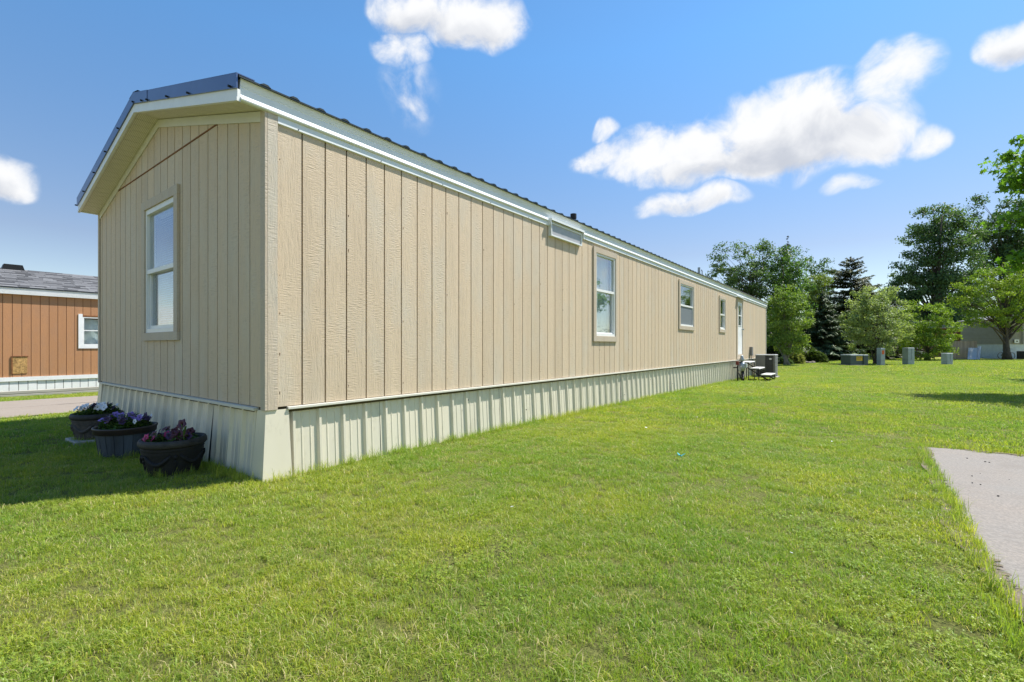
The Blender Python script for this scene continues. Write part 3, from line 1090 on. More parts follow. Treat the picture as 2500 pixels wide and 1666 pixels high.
# --- windows
def side_window(op, rail, kind, name='window'):
    y0, y1, z0, z1 = op
    fw = 0.032
    xo = XR + 0.012
    m_ = MB()
    m_.box(XR - 0.07, xo, y0, y0 + fw, z0, z1).box(XR - 0.07, xo, y1 - fw, y1, z0, z1)
    m_.box(XR - 0.07, xo, y0 + fw, y1 - fw, z0, z0 + fw + 0.006).box(XR - 0.07, xo, y0 + fw, y1 - fw, z1 - fw, z1)
    win = obj(name, m_, 'white_vinyl', home, bevel=0.002)
    obj('meeting_rail', MB().box(XR - 0.05, XR + 0.006, y0 + fw, y1 - fw, rail - 0.022, rail + 0.022), 'white_vinyl', win, bevel=0.002)
    m_ = MB()
    m_.box(XR - 0.048, XR - 0.016, y1 - fw - 0.026, y1 - fw - 0.001, z0 + fw + 0.01, rail - 0.023)
    m_.box(XR - 0.048, XR - 0.016, y0 + fw + 0.001, y0 + fw + 0.026, z0 + fw + 0.01, rail - 0.023)
    m_.box(XR - 0.048, XR - 0.016, y0 + fw + 0.027, y1 - fw - 0.027, z0 + fw + 0.01, z0 + fw + 0.036)
    obj('lower_sash', m_, 'white_vinyl', win)
    g = 'glass_mirror' if kind == 'curtain' else 'glass'
    obj('pane', MB().box(XR - 0.024, XR - 0.019, y0 + fw, y1 - fw, rail + 0.022, z1 - fw), g, win)
    obj('pane', MB().box(XR - 0.040, XR - 0.036, y0 + fw + 0.026, y1 - fw - 0.026, z0 + fw + 0.036, rail - 0.022), g, win)
    if kind == 'curtain':
        m_ = MB()
        nseg = 34
        for i in range(nseg + 1):
            t = i / nseg
            yy = y0 - 0.02 + (y1 - y0 + 0.04) * t
            xx_ = XR - 0.13 - 0.018 * math.sin(t * 31) - 0.01 * math.sin(t * 13 + 1)
            if 0.50 < t < 0.62:
                xx_ -= 0.05
            m_.v += [(xx_, yy, z0 - 0.02), (xx_, yy, z1 + 0.02)]
        for i in range(nseg):
            if i in (18, 19):
                continue
            m_.f.append((2 * i, 2 * i + 2, 2 * i + 3, 2 * i + 1))
        obj('curtain', m_, 'curtain', win, smooth=True)
    else:
        m_ = MB()
        zb_ = z0 + 0.02 if kind == 'blind' else rail - 0.05
        z_ = z1 - 0.03
        while z_ > zb_:
            m_.prism([(XR - 0.135, y0 + 0.0, z_), (XR - 0.110, y0 + 0.0, z_ - 0.012), (XR - 0.110, y0 + 0.0, z_ - 0.0135), (XR - 0.135, y0 + 0.0, z_ - 0.0015)], (0, (y1 - y0) * (1.0 if kind == 'blind' else 0.55), 0))
            z_ -= 0.024
        obj('blind', m_, 'blind', win)
    if kind == 'screen':
        obj('insect_screen', MB().box(XR - 0.012, XR - 0.010, y0 + fw, y1 - fw, z0 + fw + 0.006, rail - 0.022), 'screen_mesh', win)
    cw, ct_ = 0.095, 0.026
    lt = min(z1 + cw, EYE + 1.70)
    for (a, b_, c, d) in ((y0 - cw, y0 - 0.001, z0 - cw, lt), (y1 + 0.001, y1 + cw * 0.72, z0 - cw, lt), (y0, y1, z1 + 0.001, lt), (y0, y1, z0 - cw, z0 - 0.001)):
        obj('casing', MB().box(XR + 0.001, XR + ct_, a, b_, c, d), 'tan_trim', win, bevel=0.002)
    return win


side_window(OPS[0], EYE + 0.965, 'curtain')
side_window(OPS[1], EYE + 1.024, 'screen')
side_window(OPS[2], EYE + 1.005, 'plain')

y_dummy = None
x0, x1, z0, z1 = OPF
fw = 0.034
m_ = MB()
yo = YF - 0.012
m_.box(x0, x0 + fw, yo, YF + 0.07, z0, z1).box(x1 - fw, x1, yo, YF + 0.07, z0, z1)
m_.box(x0 + fw, x1 - fw, yo, YF + 0.07, z0, z0 + fw + 0.008).box(x0 + fw, x1 - fw, yo, YF + 0.07, z1 - fw - 0.02, z1)
win = obj('window', m_, 'white_vinyl', home, bevel=0.002)
rail = EYE + 0.825
obj('meeting_rail', MB().box(x0 + fw, x1 - fw, YF - 0.010, YF + 0.05, rail - 0.024, rail + 0.024), 'white_vinyl', win, bevel=0.003)
m_ = MB().box(x0 + fw + 0.001, x0 + fw + 0.03, YF + 0.018, YF + 0.05, z0 + fw + 0.012, rail - 0.025)
m_.box(x1 - fw - 0.03, x1 - fw - 0.001, YF + 0.018, YF + 0.05, z0 + fw + 0.012, rail - 0.025)
m_.box(x0 + fw + 0.031, x1 - fw - 0.031, YF + 0.018, YF + 0.05, z0 + fw + 0.012, z0 + fw + 0.045)
obj('lower_sash', m_, 'white_vinyl', win)
obj('pane', MB().box(x0 + fw, x1 - fw, YF + 0.018, YF + 0.023, rail + 0.024, z1 - fw - 0.02), 'glass_mirror', win)
obj('pane', MB().box(x0 + fw + 0.03, x1 - fw - 0.03, YF + 0.036, YF + 0.040, z0 + fw + 0.045, rail - 0.024), 'glass_mirror', win)
m_ = MB()
z_ = z1 - 0.06
while z_ > z0:
    m_.prism([(x0 + 0.02, YF + 0.135, z_), (x0 + 0.02, YF + 0.110, z_ - 0.017), (x0 + 0.02, YF + 0.110, z_ - 0.0185), (x0 + 0.02, YF + 0.135, z_ - 0.0015)], (x1 - x0 - 0.04, 0, 0))
    z_ -= 0.0255
m_.box(x0 + 0.01, x1 - 0.01, YF + 0.10, YF + 0.14, z1 - 0.06, z1 - 0.02)
obj('blind', m_, 'blind', win)
cw = 0.098
obj('casing', MB().box(x0 - cw, x1 + cw, YF - 0.028, YF - 0.001, z1 + 0.001, z1 + cw), 'tan_trim', win, bevel=0.002)
obj('casing', MB().box(x0 - cw, x1 + cw, YF - 0.028, YF - 0.001, z0 - cw + 0.01, z0 - 0.001), 'tan_trim', win, bevel=0.002)
obj('casing', MB().box(x0 - cw, x0 - 0.001, YF - 0.028, YF - 0.001, z0, z1), 'tan_trim', win, bevel=0.002)
obj('casing', MB().box(x1 + 0.001, x1 + cw, YF - 0.028, YF - 0.001, z0, z1), 'tan_trim', win, bevel=0.002)

# transom box below the eave, with its bent drip cap
y0, y1, z0, z1 = TRANSOM
m_ = MB()
for (a, b_, c, d) in ((y0, y0 + 0.022, z0, z1), (y1 - 0.022, y1, z0, z1), (y0 + 0.022, y1 - 0.022, z0, z0 + 0.02), (y0 + 0.022, y1 - 0.022, z1 - 0.02, z1)):
    m_.box(XR + 0.001, XR + 0.050, a, b_, c, d)
tw = obj('transom_window', m_, 'white_aluminum', home)
obj('pane', MB().box(XR + 0.02, XR + 0.038, y0 + 0.022, y1 - 0.022, z0 + 0.02, z1 - 0.02), 'frosted', tw)
m_ = MB().box(XR + 0.02, XR + 0.085, y0 - 0.04, y1 + 0.02, z1 + 0.040, z1 + 0.050)
m_.box(XR + 0.077, XR + 0.085, y0 - 0.04, y1 + 0.02, z1 + 0.018, z1 + 0.0395)
m_.box(XR + 0.02, XR + 0.0765, y0 - 0.04, y0 - 0.032, z1 - 0.05, z1 + 0.0395)
m_.box(XR + 0.02, XR + 0.0765, y1 + 0.012, y1 + 0.02, z1 - 0.08, z1 + 0.0395)
obj('drip_cap', m_, 'white_aluminum', tw)

# door
y0, y1, z0, z1 = OPS[3]
m_ = MB()
wd_ = (y0 + 0.20, y1 - 0.20, EYE + 0.76, EYE + 1.46)
for (a, b_, c, d) in cut_boxes(y0 + 0.03, y1 - 0.03, z0 + 0.02, z1 - 0.03, [wd_]):
    m_.box(XR - 0.035, XR + 0.004, a, b_, c, d)
dr = obj('door', m_, 'white_paint', home)
m_ = MB()
for (a, b_, c, d) in cut_boxes(wd_[0] - 0.03, wd_[1] + 0.03, wd_[2] - 0.03, wd_[3] + 0.03, [wd_]):
    m_.box(XR + 0.0045, XR + 0.014, a, b_, c, d)
m_.box(XR - 0.02, XR + 0.014, wd_[0], wd_[1], (wd_[2] + wd_[3]) / 2 - 0.02, (wd_[2] + wd_[3]) / 2 + 0.02)
obj('light_frame', m_, 'white_vinyl', dr)
mz = (wd_[2] + wd_[3]) / 2
obj('pane', MB().box(XR - 0.018, XR - 0.013, wd_[0], wd_[1], mz + 0.02, wd_[3]), 'glass', dr)
obj('pane', MB().box(XR - 0.018, XR - 0.013, wd_[0], wd_[1], wd_[2], mz - 0.02), 'glass', dr)
obj('handle', MB().tube([(XR + 0.004, y1 - 0.10, EYE + 0.62), (XR + 0.06, y1 - 0.10, EYE + 0.62)], 0.018, 10).tube([(XR + 0.055, y1 - 0.10, EYE + 0.62), (XR + 0.075, y1 - 0.10, EYE + 0.62)], 0.03, 12), 'grey_metal', dr)
for (a, b_, c, d) in ((y0 - 0.09, y0 + 0.029, z0 - 0.14, z1 + 0.08), (y1 - 0.029, y1 + 0.09, z0 - 0.14, z1 + 0.08), (y0 + 0.0295, y1 - 0.0295, z1 - 0.029, z1 + 0.08), (y0 + 0.0295, y1 - 0.0295, z0 - 0.14, z0 + 0.019)):
    obj('casing', MB().box(XR + 0.001, XR + 0.024, a, b_, c, d), 'tan_trim', dr)
obj('drip_cap', MB().prism([(XR + 0.02, y0 - 0.12, z1 + 0.15), (XR + 0.13, y0 - 0.12, z1 + 0.10), (XR + 0.13, y0 - 0.12, z1 + 0.085), (XR + 0.02, y0 - 0.12, z1 + 0.14)], (0, y1 - y0 + 0.24, 0)), 'white_aluminum', dr)

# house number standing off the far side of the back corner
def text_mesh(body, size, ext, mat, name):
    cu = bpy.data.curves.new(name, 'FONT')
    cu.body = body
    cu.size = size
    cu.extrude = ext
    cu.align_x = 'CENTER'
    cu.resolution_u = 2
    t = bpy.data.objects.new(name, cu)
    sc.collection.objects.link(t)
    dg = bpy.context.evaluated_depsgraph_get()
    me = bpy.data.meshes.new_from_object(t.evaluated_get(dg))
    me.name = name
    bpy.data.objects.remove(t, do_unlink=True)
    bpy.data.curves.remove(cu)
    me.materials.clear()
    me.materials.append(MATS[mat])
    return me


def place_text(body, size, ext, mat, name, loc, ax, ay, parent):
    """lettering with its baseline along ax and its height along ay"""
    me = text_mesh(body, size, ext, mat, name)
    ax, ay = Vector(ax), Vector(ay)
    az = ax.cross(ay)
    M4 = Matrix((ax, ay, az)).transposed().to_4x4()
    M4.translation = Vector(loc)
    me.transform(M4)
    return obj(name, me, mat, parent)


for k, ch in enumerate('1237'):
    place_text(ch, 0.135, 0.006, 'black_metal', 'house_number', (XL - 0.034, YF + 0.07, EYE + 0.90 - 0.118 * k), (0, -1, 0), (0, 0, 1), home)

# ------------------------------------------------------------------ planters and petunias
def bowl(name, label, cx, cy, r, h, body_mat, rim_mat, z0=0.0):
    t = thing(name, label, 'planter', (cx, cy, gz(cx, cy)))
    z = gz(cx, cy) + z0
    prof = [(r * 0.74, z - 0.02), (r * 0.78, z + h * 0.04), (r * 0.85, z + h * 0.38), (r * 0.89, z + h * 0.62), (r * 0.905, z + h * 0.66), (r * 0.895, z + h * 0.69), (r * 0.90, z + h * 0.70), (r * 0.925, z + h * 0.735), (r * 0.90, z + h * 0.77),
            (r * 0.905, z + h * 0.80), (r * 0.84, z + h * 0.80), (r * 0.80, z + h * 0.78)]
    obj('bowl', MB().lathe(prof, cx, cy, 48, 0.006), body_mat, t, smooth=True)
    rp = [(r * 0.84, z + h * 0.795), (r * 0.95, z + h * 0.80), (r * 1.0, z + h * 0.85), (r * 1.0, z + h * 0.93), (r * 0.96, z + h * 1.0), (r * 0.88, z + h * 1.0), (r * 0.84, z + h * 0.95), (r * 0.83, z + h * 0.80)]
    obj('rim', MB().lathe(rp, cx, cy, 48, 0.010, 1.0), rim_mat, t, smooth=True)
    # moulded festoon and leaf relief round the bowl
    rel = MB()
    for k in range(5):
        a0 = -2.6 + k * 2 * math.pi / 5
        pts, rad = [], []
        for i in range(9):
            tt = i / 8
            a = a0 + tt * 0.95
            zz_ = z + h * (0.60 - 0.24 * math.sin(math.pi * tt))
            rr = r * (0.775 + 0.12 * (zz_ - z) / (h * 0.62)) * 1.005
            pts.append((cx + rr * math.cos(a), cy + rr * math.sin(a), zz_))
            rad.append(0.010 + 0.008 * math.sin(math.pi * tt) + 0.002 * (i % 2))
        rel.tube(pts, rad, 7)
        a = a0 - 0.15
        for j in range(3):
            zz_ = z + h * (0.56 - 0.12 * j)
            rr = r * (0.775 + 0.12 * (zz_ - z) / (h * 0.62))
            p = Vector((cx + rr * math.cos(a), cy + rr * math.sin(a), zz_))
            rel.tube([p + Vector((0, 0, 0.02)), p, p - Vector((0, 0, 0.025))], [0.006, 0.016 - 0.003 * j, 0.004], 7)
    obj('relief', rel, body_mat, t, smooth=True, kind='stuff')
    obj('soil', MB().lathe([(r * 0.80, z + h * 0.80), (r * 0.82, z + h * 0.88), (r * 0.4, z + h * 0.92), (0.01, z + h * 0.93)], cx, cy, 24), 'soil', t)
    return t


bowl('flower_planter', 'dark bowl planter with thick rolled rim and festoon relief, nearest the house corner', -4.575, 1.42, 0.236, 0.290, 'pot_dark', 'pot_rim')
bowl('flower_planter', 'weathered brown stone-look bowl planter with white petunias, farthest of the row', -6.83, 1.40, 0.232, 0.285, 'pot_stone', 'pot_rim', 0.02)
obj('paving_block', MB().box(-7.03, -6.60, 1.17, 1.60, -0.03, 0.035), 'concrete_pad', bevel=0.008)
tag(bpy.data.objects['paving_block'], 'flat grey block under the white petunia planter', 'paver')

bt = thing('barrel_planter', 'half-barrel planter of blue-grey staves with dark rim band, middle of the row', 'planter', (-5.725, 1.385, 0))
bx_, by_, br, bh = -5.725, 1.385, 0.245, 0.275
ns = 20
for k in range(ns):
    a0, a1 = 2 * math.pi * k / ns + 0.006, 2 * math.pi * (k + 1) / ns - 0.006
    m_ = MB()
    for (rr, z_) in ((br * 0.80, -0.02), (br * 0.87, bh * 0.45), (br * 0.945, bh * 0.86)):
        for a in (a0, (a0 + a1) / 2, a1):
            m_.v.append((bx_ + rr * math.cos(a), by_ + rr * math.sin(a), z_))
    for i in range(2):
        for j in range(2):
            q = i * 3 + j
            m_.f.append((q, q + 1, q + 4, q + 3))
    m_.v += [(bx_ + br * 0.7 * math.cos(a), by_ + br * 0.7 * math.sin(a), z_) for a in (a0, a1) for z_ in (-0.02, bh * 0.86)]
    m_.f += [(0, 9, 10, 6), (2, 8, 12, 11)]
    obj('stave', m_, 'barrel_wood', bt)
obj('barrel_liner', MB().lathe([(br * 0.72, -0.02), (br * 0.85, bh * 0.5), (br * 0.90, bh * 0.86), (br * 0.86, bh * 0.9)], bx_, by_, 40), 'pot_dark', bt, smooth=True)
obj('rim_band', MB().lathe([(br * 0.93, bh * 0.78), (br * 0.985, bh * 0.79), (br * 0.99, bh * 0.93), (br * 1.02, bh * 0.95), (br * 1.02, bh * 1.0), (br * 0.95, bh * 1.0), (br * 0.93, bh * 0.93), (br * 0.90, bh * 0.78)], bx_, by_, 48), 'barrel_band', bt, smooth=True)
obj('soil', MB().lathe([(br * 0.86, bh * 0.80), (br * 0.88, bh * 0.86), (br * 0.4, bh * 0.90), (0.01, bh * 0.92)], bx_, by_, 24), 'soil', bt)


def np_mesh(name, verts, faces, mat, cols=None):
    """verts (N,3), faces (M,K) arrays of equal-sized polygons, cols (N,3)"""
    me = bpy.data.meshes.new(name)
    V, Mf, K = len(verts), len(faces), faces.shape[1]
    me.vertices.add(V)
    me.vertices.foreach_set('co', np.asarray(verts, dtype=np.float32).ravel())
    me.loops.add(Mf * K)
    me.loops.foreach_set('vertex_index', np.asarray(faces, dtype=np.int32).ravel())
    me.polygons.add(Mf)
    me.polygons.foreach_set('loop_start', np.arange(0, Mf * K, K, dtype=np.int32))
    if cols is not None:
        at = me.color_attributes.new('Col', 'FLOAT_COLOR', 'POINT')
        c4 = np.ones((V, 4), dtype=np.float32)
        c4[:, :3] = cols
        at.data.foreach_set('color', c4.ravel())
    me.materials.append(MATS[mat])
    me.update(calc_edges=True)
    me.validate()
    return me


LEAF = np.array([(-0.5, 0.0, 0.0), (-0.12, 0.27, 0.06), (0.5, 0.0, -0.03), (-0.12, -0.27, 0.06)])
MAPLE = np.array([(-0.5, 0.0, 0), (-0.16, 0.10, 0.02), (-0.22, 0.42, -0.03), (0.02, 0.24, 0.02), (0.22, 0.36, -0.03), (0.22, 0.12, 0.02), (0.55, 0.0, -0.06),
                  (0.22, -0.12, 0.02), (0.22, -0.36, -0.03), (0.02, -0.24, 0.02), (-0.22, -0.42, -0.03), (-0.16, -0.10, 0.02)])
NEEDLE = np.array([(-0.5, 0.03, 0), (-0.1, 0.13, 0.02), (0.5, 0.0, -0.05), (-0.1, -0.13, 0.02)])


def scatter_leaves(P, A, N, size, tmpl, cols):
    """P centres, A long axes, N approximate normals, size (n,) -> verts, faces, colours"""
    A = A / np.linalg.norm(A, axis=1, keepdims=True)
    B = np.cross(N, A)
    B /= (np.linalg.norm(B, axis=1, keepdims=True) + 1e-9)
    Nn = np.cross(A, B)
    K = len(tmpl)
    v = (P[:, None, :] + size[:, None, None] * (tmpl[None, :, 0:1] * A[:, None, :] + tmpl[None, :, 1:2] * B[:, None, :] + tmpl[None, :, 2:3] * Nn[:, None, :]))
    f = np.arange(len(P) * K).reshape(-1, K)
    return v.reshape(-1, 3), f, np.repeat(cols, K, axis=0)


def petunia_flower(mat_name, throat):
    """one five-lobed trumpet, mouth towards +Z, 1 unit across"""
    m_ = MB()
    n = 20
    ring = []
    for (r_, z_, lob) in ((0.03, -0.45, 0), (0.07, -0.12, 0), (0.24, 0.02, 0.04), (0.46, 0.03, 0.13), (0.50, -0.02, 0.16)):
        for k in range(n):
            t = 2 * math.pi * k / n
            rr = r_ * (1 + lob * math.cos(5 * t)) + 0.006 * math.sin(15 * t) * (lob > 0.1)
            m_.v.append((rr * math.cos(t), rr * math.sin(t), z_ + (0.03 * math.cos(5 * t + 1) if lob > 0.1 else 0)))
    for i in range(4):
        for k in range(n):
            k2 = (k + 1) % n
            m_.f.append((i * n + k, i * n + k2, (i + 1) * n + k2, (i + 1) * n + k))
    return m_.mesh('petunia_flower', mat_name, True)


FLO = {c: petunia_flower('petal_' + c, None) for c in ('white', 'magenta', 'maroon', 'lavender', 'purple')}


def petunia(label, cx, cy, zrim, r, blooms, seed, tall=None, lush=1.0):
    rs_ = np.random.RandomState(seed)
    t = thing('petunia_plant', label, 'flowers', (cx, cy, zrim - 0.03))
    n = int(900 * lush)
    a = rs_.uniform(0, 2 * np.pi, n)
    rad = r * np.sqrt(rs_.uniform(0, 1, n)) * 0.98
    hgt = rs_.uniform(-0.02, 1, n) * (0.10 * lush) * (1.05 - (rad / r) ** 2 * 0.6) * (0.65 + 0.5 * np.sin(a * 3 + seed))
    P = np.stack([cx + rad * np.cos(a), cy + rad * np.sin(a), zrim - 0.02 + np.maximum(hgt, -0.015)], 1)
    A = np.stack([np.cos(a + rs_.normal(0, 0.9, n)), np.sin(a + rs_.normal(0, 0.9, n)), rs_.uniform(-0.3, 0.8, n)], 1)
    N = np.stack([rs_.normal(0, 0.5, n), rs_.normal(0, 0.5, n), np.ones(n)], 1)
    g = rs_.uniform(0.55, 1.35, n)[:, None]
    cols = np.array([[0.075, 0.135, 0.028]]) * g
    v, f, c = scatter_leaves(P, A, N, rs_.uniform(0.026, 0.052, n), LEAF, cols)
    obj('foliage', np_mesh('foliage', v, f, 'leaf', c), None, t)
    stem = MB()
    for (color, count, size, sector) in blooms:
        for i in range(count):
            aa = rs_.uniform(*sector)
            rr = r * math.sqrt(rs_.uniform(0.02, 0.95))
            z_ = zrim + 0.055 * lush + rs_.uniform(-0.02, 0.035)
            p = Vector((cx + rr * math.cos(aa), cy + rr * math.sin(aa), z_))
            fo = obj('flower', FLO[color], None, t, loc=p)
            s_ = size * rs_.uniform(0.8, 1.15)
            fo.scale = (s_, s_, s_)
            d = Vector((rs_.normal(0.45, 0.5), rs_.normal(-0.75, 0.5), rs_.uniform(0.15, 0.9)))
            fo.rotation_euler = d.to_track_quat('Z', 'Y').to_euler()
            stem.tube([(cx + rr * 0.6 * math.cos(aa), cy + rr * 0.6 * math.sin(aa), zrim - 0.02), p], 0.0025, 5)
    if tall:
        p = Vector(tall[1])
        fo = obj('flower', FLO[tall[0]], None, t, loc=p)
        fo.scale = (0.085,) * 3
        fo.rotation_euler = (R(70), 0, R(25))
        stem.tube([(p.x + 0.05, p.y, zrim - 0.02), (p.x + 0.05, p.y, p.z - 0.06), p], 0.004, 5)
        stem.tube([(p.x + 0.05, p.y, p.z - 0.08), (p.x + 0.09, p.y, p.z - 0.01)], 0.008, 5)
    me = stem.mesh('stem', 'leaf')
    at = me.color_attributes.new('Col', 'FLOAT_COLOR', 'POINT')
    at.data.foreach_set('color', np.tile(np.array([0.09, 0.15, 0.035, 1], dtype=np.float32), len(me.vertices)))
    obj('stem', me, None, t, kind='stuff')
    return t


PI2 = 2 * math.pi
petunia('magenta and near-black petunias in the dark bowl nearest the corner', -4.575, 1.42, 0.28, 0.195,
        [('magenta', 3, 0.062, (-1.9, -0.9)), ('maroon', 8, 0.056, (-0.6, 0.9)), ('maroon', 9, 0.06, (1.6, 4.0)), ('purple', 4, 0.06, (0, PI2))], 1,
        tall=('maroon', (-4.43, 1.43, 0.41)), lush=0.75)
petunia('lavender and dark purple petunias in the half-barrel planter', -5.725, 1.385, 0.268, 0.205,
        [('lavender', 9, 0.062, (2.2, 4.4)), ('lavender', 3, 0.065, (0.2, 1.4)), ('purple', 9, 0.058, (-1.0, 1.6)), ('purple', 8, 0.07, (3.2, 5.0)), ('white', 3, 0.05, (0, 1.2))], 2, lush=1.35)
petunia('white petunias with a few dark ones in the farthest stone-look bowl', -6.83, 1.40, 0.30, 0.195,
        [('white', 12, 0.062, (0, PI2)), ('white', 6, 0.07, (-2.2, 0.4)), ('purple', 7, 0.06, (0, PI2)), ('maroon', 3, 0.055, (2.4, 3.6))], 3, lush=1.2)

# ------------------------------------------------------------------ gas meter, steps, condenser by the side door
gx, gy = -3.40, 17.35
g0 = gz(gx, gy)
gm = thing('gas_meter', 'grey gas meter with regulator and bent black pipes against the skirting', 'gas meter', (gx, gy, g0))
m_ = MB()
prof = [(0.02, g0 + 0.34), (0.11, g0 + 0.37), (0.135, g0 + 0.44), (0.13, g0 + 0.58), (0.10, g0 + 0.635), (0.04, g0 + 0.65), (0.005, g0 + 0.65)]
obj('meter_body', MB().lathe(prof, gx, gy, 24), 'grey_metal', gm, smooth=True)
obj('index_box', MB().box(gx + 0.10, gx + 0.17, gy - 0.07, gy + 0.07, g0 + 0.46, g0 + 0.60), 'utility_grey', gm, bevel=0.012)
obj('regulator', MB().lathe([(0.03, g0 + 0.66), (0.075, g0 + 0.70), (0.08, g0 + 0.74), (0.05, g0 + 0.80), (0.05, g0 + 0.86), (0.01, g0 + 0.88)], gx + 0.02, gy - 0.02, 18), 'grey_metal', gm, smooth=True)
pp = MB()
pp.tube([(gx - 0.06, gy - 0.28, g0 - 0.05), (gx - 0.06, gy - 0.28, g0 + 0.52), (gx - 0.05, gy - 0.22, g0 + 0.62), (gx, gy - 0.06, g0 + 0.65)], 0.022, 8)
pp.tube([(gx, gy + 0.06, g0 + 0.64), (gx - 0.02, gy + 0.20, g0 + 0.64), (gx - 0.04, gy + 0.22, g0 + 0.45), (gx - 0.30, gy + 0.22, g0 + 0.45)], 0.022, 8)
pp.tube([(gx + 0.02, gy + 0.02, g0 + 0.36), (gx + 0.02, gy + 0.02, g0 - 0.05)], 0.03, 8)
pp.tube([(gx + 0.05, gy + 0.10, g0 + 0.42), (gx + 0.05, gy + 0.10, g0 - 0.05)], 0.025, 8)
pp.tube([(gx - 0.02, gy - 0.30, g0 + 0.30), (gx + 0.03, gy - 0.26, g0 + 0.14), (gx + 0.08, gy - 0.12, g0 + 0.10), (gx + 0.06, gy + 0.02, g0 + 0.24)], 0.018, 8)
obj('pipework', pp, 'black_metal', gm, smooth=True)
obj('valve', MB().box(gx - 0.11, gx - 0.02, gy - 0.33, gy - 0.23, g0 + 0.56, g0 + 0.68), 'red_iron', gm, bevel=0.01)
obj('pipe_union', MB().tube([(gx + 0.0, gy + 0.10, g0 + 0.645), (gx - 0.01, gy + 0.16, g0 + 0.645)], 0.045, 10).tube([(gx - 0.01, gy + 0.17, g0 + 0.63), (gx - 0.02, gy + 0.22, g0 + 0.60)], 0.04, 10), 'tread', gm)
obj('vent_loop', MB().tube([(gx + 0.06, gy - 0.30, g0 + 0.50), (gx + 0.05, gy - 0.36, g0 + 0.52), (gx + 0.04, gy - 0.38, g0 + 0.42), (gx + 0.04, gy - 0.36, g0 + 0.25)], 0.014, 8), 'ac_light', gm, smooth=True)

sx0, sy0, sy1 = XR + 0.10, 18.05, 19.15
s0 = gz(-3.2, 18.5)
stp = thing('entry_steps', 'folding black metal steps with white treads below the side door', 'steps', (sx0 + 0.4, (sy0 + sy1) / 2, s0))
levels = [(0.00, 0.30, 0.62), (0.34, 0.62, 0.41), (0.66, 0.96, 0.20)]
for (a, b_, h_) in levels:
    obj('tread', MB().box(sx0 + a, sx0 + b_, sy0, sy1, s0 + h_, s0 + h_ + 0.035), 'tread', stp, bevel=0.004)
for yy in (sy0 + 0.03, sy1 - 0.03):
    m_ = MB()
    for (a, b_, h_) in levels:
        m_.bar((sx0 + a + 0.01, yy, s0 + h_ - 0.022), (sx0 + b_ - 0.01, yy, s0 + h_ - 0.022), 0.028, 0.04)
        m_.bar((sx0 + b_ - 0.02, yy, s0 - 0.02), (sx0 + b_ - 0.02, yy, s0 + h_ - 0.043), 0.026, 0.026)
    m_.bar((sx0 + 0.02, yy, s0 - 0.02), (sx0 + 0.02, yy, s0 + 0.575), 0.03, 0.03)
    m_.bar((sx0 + 0.0, yy + 0.03, s0 + 0.60), (sx0 + 0.92, yy + 0.03, s0 + 0.01), 0.02, 0.035)
    m_.bar((sx0 + 0.70, yy + 0.03, s0 + 0.16), (sx0 + 0.93, yy + 0.03, s0 + 0.02), 0.02, 0.025)
    obj('side_frame', m_, 'black_metal', stp)

ax0, ax1, ay0, ay1 = -3.52, -2.84, 20.55, 21.23
a0_ = gz(-3, 21)
ac = thing('air_conditioner', 'grey louvered air conditioner condenser standing beside the entry steps', 'air conditioner', ((ax0 + ax1) / 2, (ay0 + ay1) / 2, a0_))
ah = 0.90
obj('base_pad', MB().box(ax0 - 0.06, ax1 + 0.06, ay0 - 0.06, ay1 + 0.06, a0_ - 0.04, a0_ + 0.05), 'concrete_pad', ac)
obj('core', MB().box(ax0 + 0.03, ax1 - 0.03, ay0 + 0.03, ay1 - 0.03, a0_ + 0.051, a0_ + ah - 0.06), 'ac_dark', ac)
m_ = MB()
for k in range(4):
    cxk = (ax0, ax1 - 0.06, ax0, ax1 - 0.06)[k]
    cyk = (ay0, ay0, ay1 - 0.06, ay1 - 0.06)[k]
    m_.box(cxk, cxk + 0.06, cyk, cyk + 0.06, a0_ + 0.052, a0_ + ah - 0.05)
m_.box(ax0, ax0 + 0.34, ay0 + 0.001, ay0 + 0.02, a0_ + 0.30, a0_ + ah - 0.05)
obj('cabinet', m_, 'ac_grey', ac, bevel=0.006)
obj('top_cover', MB().box(ax0 - 0.012, ax1 + 0.012, ay0 - 0.012, ay1 + 0.012, a0_ + ah - 0.05, a0_ + ah), 'ac_light', ac, bevel=0.02)
z_ = a0_ + 0.09
while z_ < a0_ + ah - 0.07:
    obj('louver', MB().box(ax1 - 0.012, ax1 + 0.006, ay0 + 0.062, ay1 - 0.062, z_, z_ + 0.014), 'ac_light', ac)
    z_ += 0.040
for k in range(7):
    xx_ = ax0 + 0.36 + k * 0.040
    obj('grille_bar', MB().box(xx_, xx_ + 0.008, ay0 + 0.004, ay0 + 0.016, a0_ + 0.09, a0_ + ah - 0.09), 'ac_grey', ac)
em = MB()
em.v = [(ax1 - 0.16 + 0.05 * math.cos(t) * (1 + 0.2 * math.cos(3 * t)), ay0 - 0.002, a0_ + ah - 0.17 + 0.028 * math.sin(t)) for t in np.linspace(0, PI2, 15)[:-1]]
em2 = MB().prism(em.v, (0, 0.005, 0))
obj('emblem', em2, 'white_paint', ac)
bx = thing('disconnect_box', 'grey electrical disconnect box on the siding above the condenser', 'electrical box', (XR, 20.42, EYE - 0.30))
obj('box_body', MB().box(XR + 0.001, XR + 0.10, 20.30, 20.50, EYE - 0.36, EYE - 0.02), 'grey_box', bx, bevel=0.006)
obj('conduit', MB().tube([(XR + 0.05, 20.40, EYE - 0.36), (XR + 0.05, 20.40, EYE - 0.75)], 0.014, 8), 'ac_light', bx)

